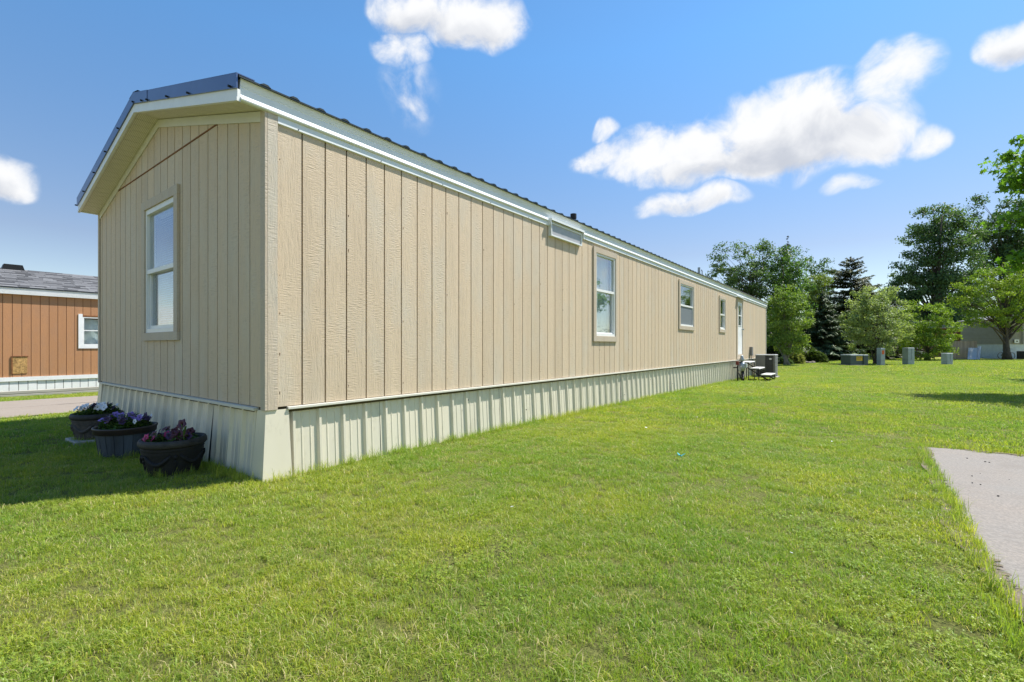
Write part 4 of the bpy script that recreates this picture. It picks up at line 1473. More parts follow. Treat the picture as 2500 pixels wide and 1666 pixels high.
# scrap of plastic in the grass
p = (-1.35, 4.31)
m_ = MB()
rs = random.Random(2)
for k in range(5):
    a = k * 1.25
    q = len(m_.v)
    l_ = rs.uniform(0.025, 0.05)
    b0 = Vector((p[0], p[1], gz(*p) + 0.055))
    tip = b0 + Vector((l_ * math.cos(a), l_ * math.sin(a), rs.uniform(0.0, 0.03)))
    sd_ = Vector((-math.sin(a), math.cos(a), 0.3)) * 0.011
    m_.prism([b0 - sd_ * 0.4, b0 + (tip - b0) * 0.5 - sd_, tip, b0 + (tip - b0) * 0.5 + sd_], (0, 0, 0.002))
tag(obj('plastic_scrap', m_, 'teal_plastic'), 'torn scrap of teal plastic lying in the lawn', 'litter')

# pale bits blown onto the lawn
m_ = MB()
rs = random.Random(12)
for k in range(46):
    a_, d_ = rs.uniform(-0.45, 0.72), rs.uniform(2.2, 26)
    x_, y_ = -math.sin(YAW - a_) * d_, math.cos(YAW - a_) * d_
    if x_ < XR + 0.2 or (x_ > 0.4 and y_ < 6.7):
        continue
    s_ = rs.uniform(0.008, 0.02)
    t_ = rs.uniform(0, 6.28)
    z_ = gz(x_, y_) + 0.045
    c_, n_ = Vector((math.cos(t_), math.sin(t_), rs.uniform(-0.4, 0.4))) * s_, Vector((-math.sin(t_), math.cos(t_), rs.uniform(-0.3, 0.3))) * s_ * 0.6
    p_ = Vector((x_, y_, z_))
    m_.prism([p_ - c_, p_ - n_, p_ + c_, p_ + n_], (0, 0, 0.001))
o = obj('petal_litter', m_, 'petal_white', kind='stuff')
o['label'] = 'small pale bits scattered over the lawn'
o['category'] = 'litter'

# ------------------------------------------------------------------ brown neighbour
NX = -20.0
NB0 = -0.33
NY0, NY1 = -0.6, 12.0
nb = thing('brown_home', 'brown grooved-siding mobile home with white skirting and grey shingles at left edge', 'mobile home', (NX, 2.5, NB0))
nzs, nze = 0.135, 2.60
nwin = (3.74, 4.84, 1.075, 1.98)
nosb = (2.20, 2.47, 0.24, 0.73)
m_ = MB()
for (a, b_, c, d) in cut_boxes(NY0 + 0.01, NY1 - 0.01, nzs - 0.02, nze + 0.05, [nwin]):
    m_.box(NX - 0.10, NX - 0.010, a, b_, c, d)
nw = obj('wall', m_, 'dark_groove', nb)
np_ = 0.1945
fullm = MB().box(NX - 0.009, NX, 0.006, np_ - 0.006, nzs, nze).mesh('siding_plank', 'brown_siding')
yy = 2.0 - 13 * np_
k = 0
while yy + np_ < NY1:
    if yy > NY0:
        if nwin[0] < yy + np_ and nwin[1] > yy:
            for (a, b_, c, d) in cut_boxes(yy + 0.006, yy + np_ - 0.006, nzs, nze, [nwin]):
                if b_ - a > 0.004:
                    obj('siding_plank', MB().box(NX - 0.009, NX, a, b_, c, d), 'brown_siding', nw)
        else:
            obj('siding_plank', fullm, None, nw, loc=(0, yy, 0))
    yy += np_
obj('rear_wall', MB().box(NX - 4.6, NX - 4.5, NY0, NY1, nzs, nze), 'brown_siding', nb)
for yy in (NY0, NY1 - 0.1):
    e_ = MB().box(NX - 4.499, NX - 0.101, yy, yy + 0.1, nzs, nze)
    e_.prism([(NX - 4.499, yy, nze + 0.001), (NX - 0.101, yy, nze + 0.001), (NX - 2.3, yy, nze + 0.72)], (0, 0.1, 0))
    obj('end_wall', e_, 'brown_siding', nb)
obj('floor_deck', MB().box(NX - 4.4, NX - 0.11, NY0 + 0.11, NY1 - 0.11, nzs - 0.1, nzs), 'interior', nb)
obj('fascia', MB().prism([(NX + 0.001, NY0 - 0.1, nze - 0.03), (NX + 0.09, NY0 - 0.1, nze - 0.03), (NX + 0.11, NY0 - 0.1, nze + 0.17), (NX + 0.001, NY0 - 0.1, nze + 0.17)][::-1], (0, NY1 - NY0 + 0.2, 0)), 'white_paint', nb)
obj('base_trim', MB().box(NX + 0.001, NX + 0.03, NY0, NY1, 0.015, 0.134), 'white_paint', nb)
nsl = 0.33
roof = MB()
rz0 = nze + 0.175
for s_ in (0, 1):
    xa = NX + 0.12 if s_ == 0 else NX - 4.72
    pts = [(xa, NY0 - 0.12, rz0), (NX - 2.3, NY0 - 0.12, rz0 + nsl * 2.42), (NX - 2.3, NY0 - 0.12, rz0 + nsl * 2.42 - 0.03), (xa, NY0 - 0.12, rz0 - 0.03)]
    roof.prism(pts if s_ else pts[::-1], (0, NY1 - NY0 + 0.24, 0))
nroof = obj('roof', roof, 'roof_slate', nb)
# shingle tabs over the stretch of roof the lawn side shows
nv = Vector((-1, 0, nsl)).normalized()
rsn = random.Random(9)
sh_meshes = []
for wv in (0.24, 0.33, 0.42):
    m_ = MB()
    a = Vector((NX + 0.13, 0, rz0 + 0.004))
    e_ = nv * 0.20
    up_ = Vector((nsl, 0, 1)).normalized() * 0.010
    pts = [a, a + Vector((0, wv - 0.006, 0)), a + Vector((0, wv - 0.006, 0)) + e_, a + e_]
    m_.v = [tuple(q + up_) for q in pts[:2]] + [tuple(q) for q in pts[2:]] + [tuple(q) for q in pts[:2]]
    m_.f = [(0, 1, 2, 3), (4, 5, 1, 0)]
    sh_meshes.append((wv, m_.mesh('shingle', 'shingle')))
for row in range(17):
    yy = 0.9 + rsn.uniform(-0.3, 0)
    while yy < 5.6:
        wv, me = sh_meshes[rsn.randrange(3)]
        off_ = nv * (0.145 * row)
        obj('shingle', me, None, nroof, loc=(off_.x, yy, off_.z + 0.002 * (row % 2)))
        yy += wv
vx = NX - 2.1
obj('ridge_vent_box', MB().prism([(vx, 2.18, rz0 + 0.72), (vx, 2.72, rz0 + 0.72), (vx, 2.66, rz0 + 0.92), (vx, 2.24, rz0 + 0.92)], (-0.35, 0, 0)), 'black_metal', nroof)
y0, y1, z0, z1 = nwin
m_ = MB()
for (a, b_, c, d) in cut_boxes(y0, y1, z0, z1, [(y0 + 0.035, y1 - 0.035, z0 + 0.04, z1 - 0.035)]):
    m_.box(NX - 0.06, NX + 0.02, a, b_, c, d)
m_.box(NX - 0.04, NX + 0.015, y0 + 0.035, y1 - 0.035, 1.53, 1.565)
nwn = obj('window', m_, 'white_vinyl', nb)
obj('pane', MB().box(NX - 0.03, NX - 0.026, y0 + 0.035, y1 - 0.035, 1.566, z1 - 0.035), 'glass', nwn)
obj('pane', MB().box(NX - 0.03, NX - 0.026, y0 + 0.035, y1 - 0.035, z0 + 0.04, 1.529), 'glass', nwn)
m_ = MB()
for i in range(25):
    t = i / 24
    xx_ = NX - 0.13 - 0.02 * math.sin(t * 21)
    m_.v += [(xx_, y0 + (y1 - y0) * t, z0), (xx_, y0 + (y1 - y0) * t, z1 - 0.05 - 0.03 * math.sin(t * 3))]
for i in range(24):
    m_.f.append((2 * i, 2 * i + 2, 2 * i + 3, 2 * i + 1))
obj('curtain', m_, 'curtain', nwn, smooth=True)
for (a, b_, c, d) in ((y0 - 0.10, y0 - 0.001, z0 - 0.10, z1 + 0.09), (y1 + 0.001, y1 + 0.10, z0 - 0.10, z1 + 0.09), (y0, y1, z0 - 0.10, z0 - 0.001)):
    obj('casing', MB().box(NX + 0.001, NX + 0.025, a, b_, c, d), 'white_paint', nwn)
obj('head_casing', MB().box(NX + 0.001, NX + 0.025, y0, y1, z1 + 0.001, z1 + 0.05), 'rust', nwn)
a, b_, c, d = nosb
obj('access_panel', MB().box(NX + 0.001, NX + 0.018, a, b_ + 0.03, c, d), 'osb', nb)
obj('panel_frame', MB().box(NX + 0.001, NX + 0.03, a - 0.03, a - 0.001, c - 0.01, d + 0.03).box(NX + 0.001, NX + 0.03, a, b_ + 0.05, d + 0.001, d + 0.025), 'rust', nb)
yy = NY0
k = 0
while yy < NY1:
    m_ = MB().box(NX - 0.03, NX + rsn.uniform(-0.008, 0.004), yy + 0.012, yy + np_ * 1.0 - 0.001, NB0 - 0.06, 0.014)
    obj('skirting_panel', m_, 'white_paint', nb)
    yy += np_
    k += 1
obj('skirting_backing', MB().box(NX - 4.4, NX - 0.045, NY0 + 0.1, NY1 - 0.1, NB0 - 0.1, 0.012), 'ac_dark', nb)

for k, (yy, ln, zz_, tx) in enumerate(((-3.4, 4.86, 0.0, 'lower weathered timber'), (1.5, 4.9, 0.0, ''), (-1.0, 4.9, 0.088, ''))):
    xx_ = -18.05
    z_ = gz(xx_, 2) - 0.01 + zz_
    o = obj('landscape_timber', MB().box(xx_ - 0.055, xx_ + 0.055, yy, yy + ln, z_, z_ + 0.085), 'timber', bevel=0.012)
    tag(o, ('weathered timber edging along the brown home, reaching off the left edge', 'weathered timber edging along the brown home, running behind the tan home', 'upper weathered timber lying across the two edging timbers')[k], 'timber', 'timbers edging the brown home')

# ------------------------------------------------------------------ trees and shrubs
def tree(name, label, base, lobes, leaf, n_leaves, clumps, clump_r, col, col2, seed, trunk_r=0.18, trunk_top=None, bark='bark', tmpl=LEAF, cat='tree', group=None, limbs=40, hang=0.0, stems=1, inner=0.35, lvar=0.35):
    """lobes: (dx,dy,z,rx,ry,rz,weight) relative to base XY, absolute z above the base ground"""
    rs_ = np.random.RandomState(seed)
    bx0, by0 = base
    g0_ = gz(bx0, by0)
    t = thing(name, label, cat, (bx0, by0, g0_), group)
    L = np.array([l[:6] for l in lobes], float)
    wts = np.array([l[6] * (l[3] * l[4] * l[5]) ** 0.66 for l in lobes])
    wts /= wts.sum()
    pick = rs_.choice(len(lobes), clumps, p=wts)
    d = rs_.normal(0, 1, (clumps, 3))
    d /= np.linalg.norm(d, axis=1, keepdims=True)
    rr = rs_.uniform(inner, 1, clumps) ** 0.45
    rr *= 1 + np.clip(rs_.normal(0, 0.10, clumps), -0.2, 0.16)
    C = L[pick, :3] + d * rr[:, None] * L[pick, 3:6]
    C[:, 2] = np.maximum(C[:, 2], 0.25)
    # leaves
    ci = rs_.randint(0, clumps, n_leaves)
    sc_ = clump_r * (0.6 + 0.8 * rs_.uniform(0, 1, clumps))
    off_ = np.clip(rs_.normal(0, 1, (n_leaves, 3)), -1.7, 1.7) * np.array([1, 1, 0.62]) * sc_[ci][:, None] * 0.47
    P = C[ci] + off_
    P[:, 2] = np.maximum(P[:, 2], 0.06)
    outw = P - np.array([0, 0, np.mean(L[:, 2]) - np.mean(L[:, 5]) * 0.5])
    outw /= (np.linalg.norm(outw, axis=1, keepdims=True) + 1e-6)
    clo = off_ / (np.linalg.norm(off_, axis=1, keepdims=True) + 1e-6)
    N = outw * 0.45 + clo * 0.75 + rs_.normal(0, 0.42, (n_leaves, 3)) + np.array([0.12, 0.1, 0.55])
    A = rs_.normal(0, 1, (n_leaves, 3)) + np.array([0, 0, -hang])
    size = leaf * rs_.uniform(1 - lvar, 1 + lvar, n_leaves)
    mixf = np.clip(rs_.uniform(0, 1, clumps)[ci] * 0.75 + rs_.uniform(0, 0.4, n_leaves), 0, 1)[:, None]
    cols = (np.array([col]) * (1 - mixf) + np.array([col2]) * mixf) * rs_.uniform(0.75, 1.25, (n_leaves, 1)) * 1.45
    v, f, c = scatter_leaves(P, A, N, size, tmpl, cols)
    v += np.array([bx0, by0, g0_])
    # trunk and limbs
    top = trunk_top if trunk_top else float(np.max(L[:, 2]))
    m_ = MB()
    axes = []
    for s_ in range(stems):
        lean = rs_.normal(0, 0.05 if stems == 1 else 0.18, 2)
        o_ = rs_.normal(0, 0.12 * (stems > 1), 2)
        pts = []
        for i in range(8):
            q = i / 7
            wob = rs_.normal(0, 0.03 * top * 0.12, 2) * (i > 0)
            pts.append(Vector((bx0 + o_[0] + lean[0] * top * q + wob[0], by0 + o_[1] + lean[1] * top * q + wob[1], g0_ - 0.05 + top * q)))
        rads = [trunk_r * (1.35 if i == 0 else 1.0) * (1 - 0.86 * i / 7) for i in range(8)]
        m_.tube(pts, rads, 9)
        axes.append(pts)
    sel = rs_.choice(clumps, min(limbs, clumps), replace=False)
    for j in sel:
        tgt = Vector((bx0 + C[j, 0], by0 + C[j, 1], g0_ + C[j, 2]))
        ax_ = axes[rs_.randint(0, stems)]
        hz = max(0.12 * top, min(0.92 * top, (tgt.z - g0_) * rs_.uniform(0.35, 0.75)))
        q = hz / top * 7
        i0 = int(q)
        st_ = ax_[i0].lerp(ax_[min(i0 + 1, 7)], q - i0)
        mid_ = st_.lerp(tgt, 0.5) + Vector((rs_.normal(0, 0.12), rs_.normal(0, 0.12), 0.10 * (tgt - st_).length))
        r0 = trunk_r * (1 - 0.86 * hz / top) * rs_.uniform(0.30, 0.5)
        m_.tube([st_, st_.lerp(mid_, 0.5) + Vector((0, 0, 0.03)), mid_, mid_.lerp(tgt, 0.55), tgt], [r0, r0 * 0.8, r0 * 0.6, r0 * 0.4, r0 * 0.12], 5, caps=False)
    obj('trunk', m_, bark, t, smooth=True)
    obj('crown', np_mesh('crown', v, f, 'leaf', c), None, t)
    return t


def spruce(name, label, base, h, rad, col, seed, group=None, levels=26, low=0.25, dense=1.0, sharp=0.85):
    rs_ = np.random.RandomState(seed)
    bx0, by0 = base
    g0_ = gz(bx0, by0)
    t = thing(name, label, 'tree', (bx0, by0, g0_), group)
    obj_tr = MB().tube([(bx0, by0, g0_ - 0.05), (bx0 + 0.03, by0, g0_ + h * 0.5), (bx0, by0, g0_ + h * 0.98)], [0.16 + h * 0.008, 0.10, 0.012], 8)
    PP, AA, NN, SS, CC = [], [], [], [], []
    for li in range(levels):
        q = li / (levels - 1)
        zc = low + (h - low) * (q ** 0.92) * 0.985
        R_ = rad * (1 - q) ** sharp + 0.10
        nb_ = int(max(6, 12 * (1 - q) + 5))
        for k in range(nb_):
            a = rs_.uniform(0, PI2)
            ln = R_ * rs_.uniform(0.55, 1.15)
            zj = rs_.normal(0, 0.5 * (h - low) / levels)
            droop = rs_.uniform(0.10, 0.35) * (1 - q) - 0.25 * q
            ns_ = max(8, int(ln / 0.085 * 5.0 * dense))
            u = np.sort(rs_.uniform(0.12, 1, ns_))
            x_ = ln * u
            zz_ = zc + zj - droop * ln * u ** 1.3 + 0.16 * ln * np.maximum(u - 0.6, 0) ** 1.2
            side = rs_.choice([-1, 1], ns_) * rs_.uniform(0.2, 1.0, ns_)
            wd = 0.40 * ln * (1 - u * 0.72) * 0.55
            px_ = x_ * math.cos(a) - side * wd * math.sin(a)
            py_ = x_ * math.sin(a) + side * wd * math.cos(a)
            PP.append(np.stack([px_, py_, zz_ - np.abs(side) * wd * 0.20 + rs_.normal(0, 0.03, ns_)], 1))
            AA.append(np.stack([math.cos(a) * 0.8 - side * math.sin(a) * 0.8, math.sin(a) * 0.8 + side * math.cos(a) * 0.8, -0.30 + rs_.normal(0, 0.25, ns_)], 1))
            NN.append(np.stack([rs_.normal(0, 0.35, ns_), rs_.normal(0, 0.35, ns_), np.ones(ns_)], 1))
            SS.append(rs_.uniform(0.28, 0.50, ns_) * (0.65 + 0.35 * (1 - q)))
            b_ = rs_.uniform(0.7, 1.25) * (0.75 + 0.5 * u)
            CC.append(np.array([col]) * b_[:, None] * 1.45)
    v, f, c = scatter_leaves(np.concatenate(PP), np.concatenate(AA), np.concatenate(NN), np.concatenate(SS), NEEDLE, np.concatenate(CC))
    v += np.array([bx0, by0, g0_])
    obj('trunk', obj_tr, 'bark', t, smooth=True)
    obj('crown', np_mesh('crown', v, f, 'needle', c), None, t)
    return t


def rel(px, d, base, py=None):
    """offset from a base point and height above its ground, for a sight line at depth d"""
    p = W(px, d)
    return (p.x - base[0], p.y - base[1])


def lobe_list(base, specs):
    """specs: (px, py, depth, half width px, half height px, weight)"""
    out = []
    g0_ = gz(*base)
    for (px, py, d, hw, hh, wt) in specs:
        dx, dy = rel(px, d, base)
        rx = hw / F * d
        out.append((dx, dy, ZD(py, d) - g0_, rx, rx * 0.9, hh / F * d, wt))
    return out


GT = 'trees behind the far lawn'
b_ = tuple(W(1715, 34))
tree('ash_tree', 'airy open-crowned tree rising above the far end of the tan roof', b_,
     lobe_list(b_, [(1685, 600, 34, 42, 44, 1), (1660, 650, 34, 34, 36, 0.9), (1712, 660, 34.5, 45, 50, 1), (1750, 590, 35, 28, 36, 0.9), (1745, 650, 34, 30, 40, 1.0)]),
     0.15, 9500, 170, 0.42, (0.045, 0.085, 0.030), (0.085, 0.135, 0.05), 21, 0.14, ZD(590, 34), 'bark', group=GT, limbs=90)
b_ = tuple(W(1795, 35))
tree('elm_tree', 'dense mid-green tree just past the far end of the tan home', b_,
     lobe_list(b_, [(1800, 610, 35, 42, 48, 1), (1770, 650, 35, 40, 50, 1), (1825, 650, 35.5, 35, 45, 1), (1790, 700, 34.5, 58, 55, 1.1), (1775, 740, 34.5, 50, 50, 1)]),
     0.16, 15000, 190, 0.55, (0.040, 0.085, 0.022), (0.085, 0.150, 0.045), 22, 0.17, ZD(600, 35), group=GT)
b_ = tuple(W(1808, 31))
tree('maple_sapling', 'bright lime-green low tree beside the end wall of the tan home', b_,
     lobe_list(b_, [(1812, 690, 31, 36, 34, 1), (1832, 735, 31, 34, 38, 1), (1795, 740, 31, 34, 40, 1), (1812, 785, 31, 42, 30, 0.9)]),
     0.13, 11000, 150, 0.40, (0.070, 0.130, 0.024), (0.175, 0.23, 0.05), 23, 0.09, ZD(690, 31), 'bark_light', group=GT, stems=3)
spruce('spruce_tree', 'dark spruce whose ragged tip shows above the dense mid-green tree', tuple(W(1810, 45)), ZD(548, 45) + 0.2, 2.6, (0.045, 0.062, 0.030), 31, GT)
b_ = tuple(W(1888, 62))
tree('poplar_tree', 'distant broadleaf crown showing between two dark spruces', b_,
     lobe_list(b_, [(1880, 615, 62, 22, 32, 1), (1905, 640, 62, 22, 34, 1), (1870, 660, 62, 26, 40, 1), (1890, 720, 62, 40, 60, 1)]),
     0.26, 6500, 100, 0.75, (0.035, 0.070, 0.028), (0.060, 0.105, 0.042), 24, 0.25, ZD(620, 62), group=GT)
spruce('spruce_tree', 'shorter spruce with pale drooping branches left of the tall dark one', tuple(W(1890, 42)), ZD(668, 42) + 0.2, 2.9, (0.055, 0.082, 0.038), 32, GT, dense=1.1)
spruce('spruce_tree', 'tall broad dark brownish-green spruce with blunt top at the lawn end', tuple(W(1955, 47)), ZD(590, 47) + 0.2, 3.9, (0.062, 0.072, 0.028), 33, GT, levels=44, dense=1.0, sharp=0.50)
spruce('spruce_tree', 'brownish spruce merging into the right flank of the tall dark one', tuple(W(1997, 50)), ZD(650, 50) + 0.2, 3.4, (0.060, 0.072, 0.030), 35, GT, levels=34, sharp=0.55)
spruce('spruce_tree', 'dark spruce mostly hidden behind the pale silvery bush', tuple(W(2055, 52)), ZD(690, 52) + 0.2, 3.2, (0.026, 0.042, 0.024), 34, GT)
b_ = tuple(W(1868, 44))
tree('maple_tree', 'yellow-green crown squeezed between the dense tree and the tall spruce', b_,
     lobe_list(b_, [(1875, 650, 44, 26, 24, 1), (1862, 690, 44, 28, 30, 1)]),
     0.16, 4500, 80, 0.45, (0.080, 0.125, 0.020), (0.15, 0.19, 0.04), 27, 0.10, ZD(660, 44), group=GT)
b_ = tuple(W(2012, 33))
tree('silvery_bush', 'large pale silvery-green bush behind the green transformer box', b_,
     lobe_list(b_, [(1998, 690, 33, 40, 36, 1), (2040, 705, 33, 40, 38, 1), (1965, 735, 33, 36, 36, 1), (2010, 745, 32.5, 60, 50, 1.1), (2062, 745, 33, 34, 38, 1), (2000, 795, 33, 48, 36, 0.9), (2048, 665, 33, 20, 20, 0.5)]),
     0.125, 17000, 230, 0.36, (0.125, 0.170, 0.062), (0.25, 0.29, 0.125), 25, 0.06, ZD(700, 33), 'bark', cat='bush', stems=4, limbs=60)
b_ = tuple(W(2130, 42))
tree('round_bush', 'rounded bright green bush between the silvery bush and the wooden fence', b_,
     lobe_list(b_, [(2125, 730, 42, 45, 36, 1), (2155, 765, 42, 40, 40, 1), (2095, 765, 42, 40, 42, 1), (2130, 795, 42, 58, 32, 1)]),
     0.15, 15000, 170, 0.45, (0.085, 0.150, 0.018), (0.185, 0.25, 0.036), 26, 0.08, ZD(730, 42), cat='bush', stems=3)
b_ = tuple(W(2150, 60))
tree('cottonwood_tree', 'huge dark cottonwood towering over the round bush', b_,
     lobe_list(b_, [(2135, 510, 60, 34, 40, 1), (2180, 500, 60, 30, 36, 1), (2120, 560, 60, 42, 40, 1), (2165, 560, 59, 42, 45, 1), (2215, 540, 60, 30, 44, 0.9), (2100, 620, 60, 42, 34, 1), (2150, 625, 59, 50, 45, 1.1), (2205, 620, 60, 45, 50, 1), (2085, 665, 60, 36, 40, 1), (2150, 690, 59, 60, 50, 1.1), (2210, 690, 60, 50, 55, 1), (2140, 755, 60, 80, 50, 1), (2068, 725, 60, 40, 50, 1)]),
     0.29, 44000, 420, 1.0, (0.036, 0.074, 0.032), (0.085, 0.135, 0.055), 28, 0.40, ZD(500, 60), 'bark', group=GT, limbs=80)
b_ = tuple(W(2300, 66))
tree('tall_poplar_tree', 'dark tall tree with a narrow leading spire at the right edge', b_,
     lobe_list(b_, [(2247, 480, 66, 9, 36, 1.2), (2252, 530, 66, 20, 30, 1), (2290, 530, 66, 34, 44, 1), (2335, 520, 66, 40, 60, 1), (2275, 590, 66, 38, 44, 1), (2320, 610, 66, 50, 60, 1), (2370, 580, 66, 45, 70, 1), (2300, 690, 66, 75, 55, 1)]),
     0.30, 34000, 340, 1.0, (0.034, 0.068, 0.030), (0.070, 0.115, 0.046), 29, 0.45, ZD(480, 66), group=GT, limbs=80)
b_ = tuple(W(2314, 45))
tree('crabapple_tree', 'small spreading tree with dark forked trunk in front of the white-skirted home', b_,
     lobe_list(b_, [(2245, 645, 45, 42, 32, 1), (2300, 640, 45, 45, 34, 1), (2350, 665, 45, 40, 36, 1), (2225, 690, 45, 34, 32, 1), (2280, 690, 44.5, 50, 40, 1), (2340, 705, 45, 50, 36, 1), (2255, 730, 44.5, 40, 28, 0.9), (2325, 745, 45, 36, 22, 0.5), (2375, 690, 45, 40, 45, 0.9)]),
     0.17, 17000, 210, 0.55, (0.085, 0.150, 0.016), (0.185, 0.24, 0.032), 30, 0.30, ZD(690, 45), group=GT, limbs=70)
# the two lawn maples at the right, mostly out of the frame
b_ = (5.75, 16.9)
g0_ = gz(*b_)
tree('lawn_maple', 'near maple whose leafy branches reach in at the right edge', b_,
     [(0, 0, 5.0, 2.5, 2.4, 2.0, 1), (-1.7, -0.3, 4.2, 1.25, 1.3, 1.1, 1.1), (-1.5, 0.4, 5.6, 1.2, 1.3, 0.9, 1.1), (-2.1, 0.3, 3.4, 0.75, 0.8, 0.6, 0.9), (-2.2, 0.2, 6.1, 0.75, 0.8, 0.35, 0.7), (-2.4, 0.1, 5.4, 0.6, 0.7, 0.3, 0.7), (1.2, 0.6, 4.2, 1.6, 1.6, 1.3, 1), (0, 0, 6.6, 1.5, 1.5, 1.0, 1)],
     0.15, 16000, 260, 0.36, (0.070, 0.150, 0.014), (0.120, 0.215, 0.030), 41, 0.16, 6.2, tmpl=MAPLE, limbs=260, hang=0.2)
b_ = (8.3, 26.2)
tree('lawn_maple', 'second lawn maple standing past the right edge, seen by its shadow', b_,
     [(0, 0, 4.6, 2.5, 2.4, 2.0, 1), (-1.6, 0.2, 3.9, 1.3, 1.3, 1.0, 1), (1.4, 0, 4.3, 1.4, 1.5, 1.2, 1), (0, 0, 6.0, 1.6, 1.6, 1.0, 1)],
     0.20, 7000, 170, 0.45, (0.070, 0.150, 0.014), (0.120, 0.215, 0.030), 42, 0.15, 5.6, limbs=50)

# shrubs and rocks at the lawn's far corner
def shrub(name, label, px, d, hw, h, leaf, n, col, col2, seed, up=False, cat='shrub'):
    b0 = tuple(W(px, d))
    rs_ = np.random.RandomState(seed)
    t = thing(name, label, cat, (b0[0], b0[1], gz(*b0)))
    a = rs_.uniform(0, PI2, n)
    q = np.sqrt(rs_.uniform(0, 1, n))
    z = h * np.sqrt(np.maximum(1 - q ** 2, 0)) * rs_.uniform(0.25, 1.05, n)
    P = np.stack([b0[0] + hw * q * np.cos(a), b0[1] + hw * 0.8 * q * np.sin(a), gz(*b0) + z], 1)
    A = np.stack([np.cos(a) * (0.5 + q), np.sin(a) * (0.5 + q), (1.1 if up else 0.25) + rs_.normal(0, 0.4, n)], 1)
    N = rs_.normal(0, 0.6, (n, 3)) + np.array([0, 0, 0.8])
    mf = rs_.uniform(0, 1, (n, 1))
    cols = np.array([col]) * (1 - mf) + np.array([col2]) * mf
    v, f, c = scatter_leaves(P, A, N, leaf * rs_.uniform(0.6, 1.4, n), NEEDLE if up else LEAF, cols)
    m_ = MB()
    for k in range(9):
        aa = rs_.uniform(0, PI2)
        m_.tube([(b0[0], b0[1], gz(*b0) - 0.03), (b0[0] + hw * 0.3 * math.cos(aa), b0[1] + hw * 0.3 * math.sin(aa), gz(*b0) + h * 0.4), (b0[0] + hw * 0.7 * math.cos(aa), b0[1] + hw * 0.6 * math.sin(aa), gz(*b0) + h * 0.7)], [0.03, 0.02, 0.006], 5)
    obj('stem', m_, 'bark', t)
    obj('foliage', np_mesh('foliage', v, f, 'leaf', c), None, t)
    return t


shrub('juniper_shrub', 'low dark green juniper spreading onto the lawn beside the rocks', 1862, 36, 1.15, 0.95, 0.20, 3200, (0.040, 0.075, 0.022), (0.090, 0.125, 0.030), 51)
shrub('juniper_shrub', 'olive juniper behind the pale grassy clump', 1835, 38, 1.5, 1.5, 0.22, 3600, (0.045, 0.070, 0.020), (0.085, 0.110, 0.028), 52)
shrub('grass_clump', 'pale straw-green ornamental grass clump near the condenser', 1820, 33.5, 0.72, 0.85, 0.42, 1500, (0.16, 0.19, 0.07), (0.27, 0.28, 0.13), 53, up=True, cat='plant')
shrub('hosta_plant', 'low blue-green leafy plant right beside the condenser', 1797, 32.5, 0.65, 0.50, 0.20, 900, (0.06, 0.11, 0.055), (0.12, 0.17, 0.09), 54, cat='plant')
shrub('hedge_shrub', 'dark leafy shrub filling the gap below the lime-green tree', 1785, 34.5, 1.3, 1.9, 0.20, 3400, (0.035, 0.070, 0.022), (0.075, 0.12, 0.04), 55)
rsr = random.Random(8)
for k, (px, d, r_, tx) in enumerate(((1853, 34.6, 0.15, 'reddish fieldstone, leftmost of the small rocks by the juniper'), (1860, 34.4, 0.13, 'small grey fieldstone in the middle of the rocks by the juniper'), (1868, 34.7, 0.16, 'pale fieldstone, rightmost of the small rocks by the juniper'))):
    p = W(px, d)
    z = gz(p.x, p.y)
    m_ = MB()
    prof = [(r_ * 0.8, z - 0.03), (r_, z + r_ * 0.3), (r_ * 0.8, z + r_ * 0.75), (r_ * 0.35, z + r_ * 0.95), (0.01, z + r_)]
    m_.lathe(prof, p.x, p.y, 11, 0.13, k)
    m_.v = [(x + rsr.uniform(-1, 1) * 0.02, y + rsr.uniform(-1, 1) * 0.02, zz_ + rsr.uniform(-1, 1) * 0.015) for (x, y, zz_) in m_.v]
    tag(obj('fieldstone', m_, 'rock'), tx, 'rock', 'rocks by the juniper')

# white pipe frame far back
p = W(1892, 44)
p2 = W(1897, 44)
g0_ = gz(p.x, p.y)
wf = thing('pipe_frame', 'thin white pipe frame standing before the dark spruces', 'frame', (p2.x, p2.y, g0_))
z0_, z1_ = ZD(797, 44), ZD(812, 44)
q = W(1879, 44)
obj('upright', MB().tube([(p2.x, p2.y, g0_ - 0.03), (p2.x, p2.y, z0_)], 0.035, 8), 'white_paint', wf)
obj('upright', MB().tube([(p.x, p.y, z1_), (p.x, p.y, z0_)], 0.035, 8), 'white_paint', wf)
obj('crossbar', MB().tube([(q.x, q.y, z1_), (p2.x, p2.y, z1_ + 0.02)], 0.035, 8), 'white_paint', wf)

# ------------------------------------------------------------------ utility boxes
def rbox(c, ux, w_, dpt, z0, z1, taper=0.0):
    """upright box with its front face looking along -uy"""
    uy = Vector((-ux.y, ux.x, 0))
    c = Vector((c[0], c[1], 0))
    m_ = MB()
    for (z, s_) in ((z0, 1), (z1, 1 - taper)):
        for (a, b_) in ((-1, -1), (1, -1), (1, 1), (-1, 1)):
            m_.v.append(tuple(c + ux * a * w_ / 2 * s_ + uy * b_ * dpt / 2 * s_ + Vector((0, 0, z))))
    m_.f = [(0, 3, 2, 1), (4, 5, 6, 7), (0, 1, 5, 4), (1, 2, 6, 5), (2, 3, 7, 6), (3, 0, 4, 7)]
    return m_


